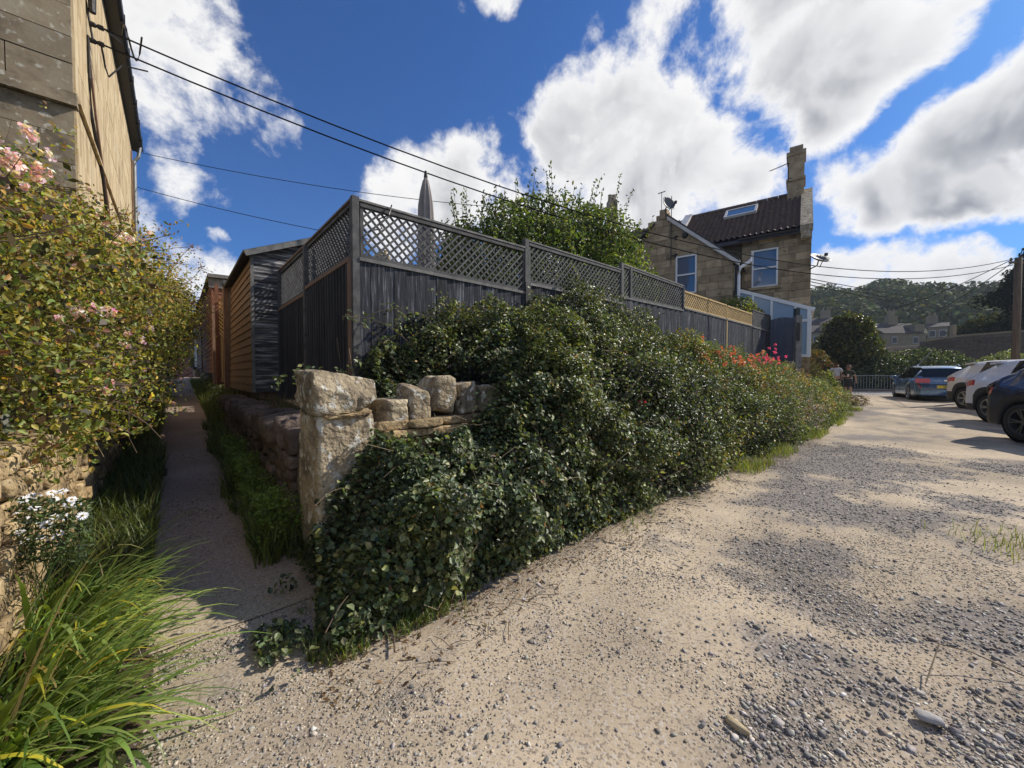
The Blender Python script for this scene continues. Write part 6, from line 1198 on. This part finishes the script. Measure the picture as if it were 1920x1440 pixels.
def car(label, org, head, Ln, Wd, H, m_paint, prof, belt, wheels_x, R, sill=.24, clad=False, m_rim=None, roofw=.60, plan=None, lamp=None, glass=(.75, 3.6), tail=None, rails=False, clad_h=.18, plate=None, spokes=5, twin=True, sunk=0., rearglass=None):
    """org: rear centre on the ground; head: unit heading. prof: roofline [(x,z)], belt: [(x,z)], plan: [(x,half width factor)]"""
    h = Vector((head[0], head[1], 0)).normalized(); lf = Vector((-h.y, h.x, 0)); org = Vector(org); t = thing('parked_car', label, 'car', org)
    xs = sorted(set([round(v, 3) for v in list(np.linspace(0, Ln, 44))+[0, .02, .05, .09, .14, .2, .28, .36, Ln-.02, Ln-.06, Ln-.12]+[wx+d for wx in wheels_x for d in np.linspace(-R-.09, R+.09, 17)]]))
    px_, pz_ = zip(*prof); bx_, bz_ = zip(*belt); plan = plan or [(0, .80), (.06, .90), (.2, .97), (.6, 1.0), (Ln-.8, 1.0), (Ln-.3, .93), (Ln-.08, .80), (Ln, .66)]; qx, qz = zip(*plan); Ra = R+.055
    rows = []; arch = []
    for x in xs:
        w = Wd/2*np.interp(x, qx, qz); zt = np.interp(x, px_, pz_); zb = min(np.interp(x, bx_, bz_), zt-.012); bot = sill+.05*np.interp(x, [0, .5, Ln-.6, Ln], [1, 0, 0, .6]); a = 0
        for wx in wheels_x:
            dx = abs(x-wx)
            if dx < Ra: z_ = R+math.sqrt(max(0, Ra*Ra-dx*dx)); a = 1 if z_ > bot else a; bot = max(bot, z_)
        bot = min(bot, zb-.1); gh = max(0, zt-zb); rw = Wd/2*(1-(1-roofw)*min(1, gh/.42)); rw = min(rw, w); mid = bot+(zb-bot)*.5; cl = max(bot+.03, min(sill+clad_h+.16, zb-.12)) 
        rows.append([(w*.86, bot+.0), (w*.975, bot+.004), (w*.995, bot+min(.05, (zb-bot)*.2)), (w*1.0, max(cl, bot+.055)), (w*.998, max(mid, cl+.02, bot+.08)), (w*.985, zb-.15 if zb-.15 > max(mid, cl, bot+.08) else (max(mid, cl, bot+.08)+zb)/2), (w*.95, zb), (w*.945-.02, zb+.012 if gh > .05 else zb+.004), (rw+(w*.93-rw)*.45, zb+gh*.55), (rw+.01, zt-min(.05, gh*.2)), (rw*.93, zt-min(.012, gh*.1)), (rw*.5, zt+.004), (0, zt+.008)]); arch.append(a)
    K = len(rows[0]); cls = {}
    def pt(i, k, s): y, z = rows[i][k]; return org+h*xs[i]+lf*(s*y)+Z3*(z+sunk)
    Vv = []; vid = {}
    for i in range(len(xs)):
        for s in (1, -1):
            for k in range(K):
                if k == K-1 and s == -1: vid[i, k, s] = vid[i, k, 1]; continue
                vid[i, k, s] = len(Vv); Vv.append(pt(i, k, s))
    def C_(name, f): cls.setdefault(name, []).append(f)
    g0, g1 = glass
    for i in range(len(xs)-1):
        xm = (xs[i]+xs[i+1])/2; gh = rows[i][K-1][1]-rows[i][6][1]
        for s in (1, -1):
            for k in range(K-1):
                f = [vid[i, k, s], vid[i+1, k, s], vid[i+1, k+1, s], vid[i, k+1, s]]; f = f if s == -1 else f[::-1]; nm = 'body'
                if clad and k <= 2: nm = 'cladding'
                if clad and min(abs(xm-wx) for wx in wheels_x) < Ra+.07 and k <= 3 and rows[i][3][1] < R+Ra+.12: nm = 'cladding'
                if lamp and k == 5 and lamp[0] <= xm < lamp[1] : nm = 'tail_light_'+str(s)
                if k in (7, 8) and g0 < xm < g1 and gh > .2: nm = 'side_window_'+str(s)
                if rearglass and k >= 9 and rearglass[0] < xm < rearglass[1]: nm = 'rear_window'
                if tail and k >= 9 and tail[0] < xm < tail[1]: nm = 'windscreen'
                C_(nm, f)
    for i, sg in ((0, 1), (len(xs)-1, -1)):
        for k in range(K-1): f = [vid[i, k, 1], vid[i, k+1, 1], vid[i, k+1, -1], vid[i, k, -1]]; C_('cladding' if clad and k < 3 else 'body', f if sg > 0 else f[::-1])
    C_('floor', [vid[0, 0, 1]]*1 if False else [vid[0, 0, 1], vid[0, 0, -1], vid[len(xs)-1, 0, -1], vid[len(xs)-1, 0, 1]])
    MM = {'body': m_paint, 'cladding': M_CLAD, 'floor': M_BLACK, 'rear_window': M_CGLASS, 'windscreen': M_CGLASS}
    for nm, Fs in cls.items():
        used = sorted({v for f in Fs for v in f}); mp_ = {v: i for i, v in enumerate(used)}; Fs = [tuple(dict.fromkeys(mp_[v] for v in f)) for f in Fs]; Fs = [f for f in Fs if len(f) > 2]; m = MM.get(nm) or (M_RED if 'light' in nm else M_CGLASS); base = nm.replace('_-1', '').replace('_1', '')
        mk(base, [Vv[v] for v in used], Fs, m, t, True)
    for wx in wheels_x:
        for s in (1, -1):
            c = org+h*wx+lf*s*(Wd/2-.125)+Z3*(R+sunk); wheel(t, c, lf*s, R, .23, m_rim or M_ALLOY, spokes, twin); MB().lathe([(Ra+.03, -.28), (Ra+.03, .05)], c, lf*s, 24).build('wheel_arch_liner', M_BLACK, t)
    if rails:
        for s in (1, -1): MB().tube([org+h*a+lf*s*Wd*.33+Z3*(np.interp(a, px_, pz_)+.05+sunk-.05*(a in (.9, 3.1))) for a in (.9, 1.1, 2.9, 3.1)], .018, 6).build('roof_rail', M_CHROME, t)
    for s in (1, -1):
        mx_ = glass[1]-.1; c = org+h*mx_+lf*s*(Wd/2+.09)+Z3*(np.interp(mx_, bx_, bz_)+.08); rockm = rock('door_mirror', c, (.16, .22, .14), (h, lf, Z3), m_paint, t, 4, .0, 4)
        for xx in (g0+.95, g0+2.0):
            zz = np.interp(xx, bx_, bz_)-.10; MB().beam(org+h*(xx-.1)+lf*s*(Wd/2+.012)+Z3*zz, org+h*(xx+.1)+lf*s*(Wd/2+.012)+Z3*zz, .025, .035).build('door_handle', m_paint, t)
        for xx in (g0+.85, g0+1.9): 
            w_ = Wd/2+.001; MB().beam(org+h*xx+lf*s*w_+Z3*(sill+.15), org+h*xx+lf*s*(w_-.012)+Z3*(np.interp(xx, bx_, bz_)-.1), .012, .006).build('door_seam', M_BLACK, t)
    MB().box(org+h*Ln*.5+Z3*(sill-.01), h, lf, Z3, Ln*.42, Wd*.36, .07).build('underbody', M_BLACK, t); return t, h, lf, org
PB = paint('steel_blue_paint', (.10, .17, .27), .45); PD = paint('dark_navy_paint', (.018, .026, .055), .2); PW = paint('pearl_white_paint', (.66, .64, .60)); PV = paint('white_paint', (.72, .73, .75))
az_h = rad(190); hd = (math.sin(az_h), math.cos(az_h))
SUV = dict(prof=[(0, .78), (.02, .90), (.06, 1.02), (.14, 1.10), (.30, 1.28), (.50, 1.47), (.72, 1.575), (1.2, 1.62), (2.2, 1.62), (2.8, 1.56), (3.55, 1.10), (4.2, 1.0), (4.42, .78), (4.45, .6)],
           belt=[(0, .98), (.3, 1.07), (1.0, 1.03), (3.4, .98), (4.2, .9), (4.45, .55)])
H4 = Vector((hd[0], hd[1], 0)); L4 = Vector((-H4.y, H4.x, 0))
def rearc(corner, W_): return corner+(L4*(W_/2) if L4.x > 0 else -L4*(W_/2))
def spoiler(t, h, lf, org, m, z, w, x=.42):
    x += .16; MB().prism([org+h*(x-.07)+lf*w/2+Z3*(z+.01), org+h*(x-.07)-lf*w/2+Z3*(z+.01), org+h*(x+.2)-lf*w/2+Z3*(z+.05), org+h*(x+.2)+lf*w/2+Z3*(z+.05)], -Z3*.05).build('spoiler', m, t)
t4, h_, l_, o_ = car('dark navy crossover with a grey alloy wheel cut off by the right edge', rearc(Vector((10.06, 8.28, .05)), 1.84), hd, 4.5, 1.84, 1.64, PD, SUV['prof'], SUV['belt'], (.82, 3.5), .36, clad=True, m_rim=M_DALLOY, lamp=(.02, .22), glass=(.95, 3.2), clad_h=.22, tail=(2.9, 3.5), rearglass=(.18, .62), spokes=5)
spoiler(t4, h_, l_, o_, PD, 1.5, 1.3)
t3, h_, l_, o_ = car('bright white crossover between the pearl white car and the dark navy one', rearc(Vector((12.75, 10.95, .12)), 1.82), hd, 4.4, 1.82, 1.6, PV, SUV['prof'], SUV['belt'], (.80, 3.45), .34, clad=True, lamp=(.0, .38), glass=(1.1, 3.2), clad_h=.02, tail=(2.9, 3.5), rearglass=(.18, .62))
spoiler(t3, h_, l_, o_, PV, 1.52, 1.3); MB().tube([o_+h_*.02+l_*-.55+Z3*.33, o_+h_*-.06+l_*-.55+Z3*.33], .045, 10).build('exhaust', M_CHROME, t3)
t2, h_, l_, o_ = car('pearl white crossover beside the blue estate car', rearc(Vector((15.55, 13.9, .18)), 1.82), hd, 4.4, 1.82, 1.62, PW, SUV['prof'], SUV['belt'], (.80, 3.45), .34, clad=True, lamp=(.0, .42), glass=(1.1, 3.2), clad_h=.16, tail=(2.9, 3.5), rearglass=(.18, .62))
spoiler(t2, h_, l_, o_, PW, 1.52, 1.3)
# the blue estate: seen from behind its left corner
hb = (.57, .82); bo = Vector((17.82, 15.78, .20))
est = [(0, .62), (.03, .80), (.08, .98), (.16, 1.10), (.32, 1.36), (.46, 1.43), (.9, 1.49), (2.2, 1.52), (2.9, 1.44), (3.7, 1.02), (4.4, .90), (4.58, .72), (4.62, .5)]
tb, h_, l_, o_ = car('steel blue estate car with red tail lights and a yellow rear plate', bo, hb, 4.62, 1.84, 1.52, PB, est, [(0, .9), (.2, .98), (1, .96), (3.6, .92), (4.4, .84), (4.62, .5)], (.95, 3.65), .32, lamp=(.0, .24), glass=(.5, 3.3), rails=True, tail=(2.95, 3.7), rearglass=(.14, .36), sill=.2)
def onrear(u0, u1, z0, z1, x0, x1, nm, m, d=.02, par=tb): return MB().prism([o_+l_*u0+h_*x0+Z3*z0, o_+l_*u1+h_*x0+Z3*z0, o_+l_*u1+h_*x1+Z3*z1, o_+l_*u0+h_*x1+Z3*z1], -h_*d).build(nm, m, par)
onrear(-.66, .66, 1.03, 1.38, .10, .33, 'rear_window', M_CGLASS, .03)
for s in (1, -1): onrear(s*.46, s*.88, .78, .96, .0, .05, 'tail_light', M_RED, .03)
pt_ = onrear(-.26, .26, .56, .67, -.01, .0, 'number_plate', M_PLATE, .02); onrear(-.9, .9, .70, .725, .0, .0, 'bumper_crease', M_BLACK, .012); onrear(-.06, .06, .84, .90, .02, .02, 'badge', M_CHROME, .02)
def text(s, c, xd, up, size, m, parent, name='lettering', ext=.003):
    cu = bpy.data.curves.new(name, 'FONT'); cu.body = s; cu.size = size; cu.align_x = 'CENTER'; cu.align_y = 'CENTER'; cu.extrude = ext; cu.resolution_u = 3; cu.materials.append(m)
    ob = bpy.data.objects.new(name, cu); COL.objects.link(ob); z_ = xd.cross(up); M_ = Matrix((xd, up, z_)).transposed().to_4x4(); M_.translation = c; ob.matrix_world = M_
    dg = bpy.context.evaluated_depsgraph_get(); me = bpy.data.meshes.new_from_object(ob.evaluated_get(dg)); V = [M_ @ v.co for v in me.vertices]; Fs = [tuple(p.vertices) for p in me.polygons]; bpy.data.objects.remove(ob)
    return mk(name, V, Fs, m, parent)
text('EJ10', o_+Z3*.615-h_*.035, -l_ if l_.x < 0 else -l_*-1 if False else (l_*-1 if l_.x < 0 else l_), Z3, .085, M_BLACK, pt_)
ant = at(1720, 683, 17.0); wa = thing('long_pole', 'thin pale pole slanting up behind the blue estate roof', 'pole', at(1722, 685, 20.5)); MB().tube([at(1715, 690, 20.6), at(1744, 660, 20.8)], .025, 5).build('shaft', M_RAIL, wa)

# ================================================================ WALKERS
def skinbody(name, pts, edges, radii, m, parent, sub=1, root=0):
    me = bpy.data.meshes.new(name); base = Vector(pts[root]); me.from_pydata([tuple(Vector(p)-base) for p in pts], edges, []); me.update()
    o = bpy.data.objects.new(name, me); COL.objects.link(o); o.modifiers.new('s', 'SKIN'); 
    if not me.skin_vertices: me.skin_vertices.new()
    for i, r_ in enumerate(radii):
        sv = me.skin_vertices[0].data[i]; sv.radius = r_ if isinstance(r_, tuple) else (r_, r_); sv.use_root = (i == root)
    ss_m = o.modifiers.new('u', 'SUBSURF'); ss_m.levels = sub; ss_m.render_levels = sub
    dg = bpy.context.evaluated_depsgraph_get(); ev = o.evaluated_get(dg); m2 = bpy.data.meshes.new_from_object(ev); V = [v.co+base for v in m2.vertices]; Fs = [tuple(p.vertices) for p in m2.polygons]; bpy.data.objects.remove(o)
    return mk(name, V, Fs, m, parent, True)
M_SKIN = mat('skin', (.50, .29, .20), (.44, .25, .17), 5, .55, vary=0, bump=0); M_SHIRT = mat('dark_green_cloth', (.060, .065, .04), (.04, .045, .03), 8, .9, vary=0); M_GSH = mat('grey_white_cloth', (.52, .53, .55), (.42, .43, .45), 6, .9, vary=0)
M_SH = mat('dark_grey_cloth', (.045, .05, .055), (.03, .032, .036), 8, .9, vary=0); M_OL = mat('olive_cloth', (.12, .12, .085), (.09, .09, .06), 8, .9, vary=0); M_HAIR = mat('brown_hair', (.16, .075, .035), (.08, .04, .02), 20, .7, vary=0); M_HAT = mat('straw_hat', (.24, .15, .10), (.17, .10, .07), 12, .9, vary=0); M_SHOE = mat('dark_shoe', (.05, .045, .045), vary=0)
def person(label, org, fwd, Hh, shirt, short, hat, hair, armpose, skirt=False):
    f = Vector((fwd[0], fwd[1], 0)).normalized(); s = Vector((f.y, -f.x, 0)); org = Vector(org); t = thing('person', label, 'person', org); k = Hh/1.7
    def q(a, b, z): return org+(s*a+f*b+Z3*z)*k
    # s: the person's right
    hd_c = 1.56
    pts = [q(0, 0, .93), q(0, .0, 1.10), q(0, .01, 1.28), q(0, 0, 1.40), q(0, .01, 1.47), q(0, .02, hd_c), q(0, .02, 1.64)]; rr = [(.165*k, .12*k), (.155*k, .115*k), (.175*k, .12*k), (.11*k, .08*k), .055*k, (.078*k, .095*k), (.07*k, .085*k)]; ed = [(0, 1), (1, 2), (2, 3), (3, 4), (4, 5), (5, 6)]
    def chain(start, P_, R_):
        pr = start
        for p_, r_ in zip(P_, R_): pts.append(p_); rr.append(r_); ed.append((pr, len(pts)-1)); pr = len(pts)-1
        return pr
    hands = []
    for sg in (1, -1):
        pose = armpose[0 if sg == 1 else 1]; sh = q(sg*.19, 0, 1.38); el, hnd = (q(*pose[0]), q(*pose[1])); e = chain(3, [sh, sh.lerp(el, .5), el, el.lerp(hnd, .6), hnd], [.052*k, .045*k, .038*k, .032*k, .024*k]); d = (hnd-el).normalized()
        palm = hnd+d*.05*k; e = chain(e, [palm], [(.036*k, .02*k)]); sd_ = d.cross(f).normalized() if abs(d.dot(f)) < .9 else s
        for m_ in range(4): b_ = palm+sd_*(.024-.016*m_)*k+d*.03*k; chain(e, [b_, b_+d*(.03-.004*abs(m_-1))*k+f*.008*k, b_+d*.05*k+f*.022*k], [.009*k, .008*k, .007*k])
        chain(e, [palm+sd_*.045*k, palm+sd_*.06*k+d*.03*k], [.011*k, .009*k]); hands.append(palm)
    for sg in (1, -1):
        st = .10*(1 if sg == 1 else -1); hip = q(sg*.095, 0, .86); kn = q(sg*.10, .03+st*.4, .48); an = q(sg*.105, st-.02, .09); toe = q(sg*.12, st+.15, .035); chain(0, [hip, hip.lerp(kn, .5), kn, kn.lerp(an, .35), an, q(sg*.11, st+.05, .045), toe], [.09*k, .08*k, .058*k, .058*k, .036*k, (.04*k, .03*k), (.035*k, .02*k)])
        MB(); shv = rock('shoe', q(sg*.113, st+.05, .045), (.27*k, .10*k, .10*k), (f, s, Z3), M_SHOE, t, 5, .0, 3.2)
    skinbody('body', pts, ed, rr, M_SKIN, t, 1)
    # face: nose, ears, eyes, mouth
    fc = MB(); fc.lathe([(0, .02*k), (.011*k, 0)], q(0, .115, 1.565), f, 6); 
    for sg in (1, -1): fc.box(q(sg*.082, .01, 1.57), s, f, Z3, .008*k, .016*k, .026*k)
    fc.build('face', M_SKIN, t); 
    for sg in (1, -1): MB().box(q(sg*.03, .108, 1.585), s, f, Z3, .011*k, .006*k, .006*k).build('eye', M_HAIR, t)
    MB().box(q(0, .108, 1.525), s, f, Z3, .02*k, .006*k, .004*k).build('mouth', M_HAIR, t)
    skinbody('shirt', [q(0, 0, .95), q(0, 0, 1.10), q(0, .01, 1.28), q(0, 0, 1.41), q(.19, 0, 1.385), q(-.19, 0, 1.385), q(.19, 0, 1.385).lerp(q(*armpose[0][0]), .62), q(-.19, 0, 1.385).lerp(q(*armpose[1][0]), .62)], [(0, 1), (1, 2), (2, 3), (3, 4), (3, 5), (4, 6), (5, 7)], [(.195*k, .15*k), (.185*k, .145*k), (.195*k, .14*k), (.12*k, .09*k), .075*k, .075*k, .072*k, .072*k], shirt, t, 1)
    if skirt: MB().lathe([(.165*k, .0), (.19*k, -.1*k), (.215*k, -.45*k), (.20*k, -.45*k)], q(0, 0, .98), (0, 0, 1), 18).build('shorts', short, t, True)
    else: skinbody('shorts', [q(0, 0, .95), q(.095, 0, .84), q(.10, .02, .56), q(-.095, 0, .84), q(-.10, .0, .56)], [(0, 1), (1, 2), (0, 3), (3, 4)], [(.18*k, .135*k), .11*k, .095*k, .11*k, .095*k], short, t, 1)
    if hair: skinbody('hair', [q(0, -.02, 1.60), q(0, -.02, 1.66), q(0, -.06, 1.52)], [(0, 1), (0, 2)], [(.092*k, .10*k), (.08*k, .085*k), (.075*k, .05*k)], M_HAIR, t, 1)
    if hat: MB().lathe([(.0, .13), (.07, .125), (.088, .09), (.092, .02), (.15, .0), (.155, -.008), (.09, -.004)], q(0, .02, 1.63), (0, 0, 1), 20).build('hat', M_HAT, t, True)
    return t, hands
_, hn = person('walker in a wide brimmed hat and dark green top with one arm raised', (17.5, 20.0, .21), (-.66, -.75), 1.55, M_SHIRT, M_SH, True, True, (((.30, .02, 1.10), (.05, .22, 1.12)), ((-.30, -.02, 1.10), (-.33, .02, .84))), skirt=True)
ph = thing('phone', 'small white phone held up by the hatted walker', 'phone', hn[0]); MB().box(hn[0]+Z3*.03, Vector((.75, -.66, 0)), Vector((.66, .75, 0)), Z3, .035, .006, .075).build('case', M_WHITE, ph)
person('walker in a pale grey shirt half hidden by the leafy bush', (17.1, 20.3, .21), (.5, .86), 1.70, M_GSH, M_OL, False, True, (((.27, .0, 1.12), (.25, .12, .90)), ((-.32, -.02, 1.12), (-.12, .12, 1.0))))

# thin summer air that pales the far hillside
hm = MB(); hm.box((150, 120, 29), Vector((1, 0, 0)), Vector((0, 1, 0)), Z3, 230, 240, 33); M_HAZE = bpy.data.materials.new('pale_haze'); M_HAZE.use_nodes = True; _t = M_HAZE.node_tree; _t.nodes.remove(_t.nodes['Principled BSDF'])
_v = nd(_t, 'ShaderNodeVolumePrincipled'); _v.inputs['Color'].default_value = (.86, .92, 1, 1); _v.inputs['Density'].default_value = .0005; lk(_t, _v.outputs[0], _t.nodes['Material Output'].inputs['Volume'])
hzo = hm.build('haze', M_HAZE); hzo['kind'] = 'stuff'; hzo['label'] = 'thin pale air that softens the wooded hillside'
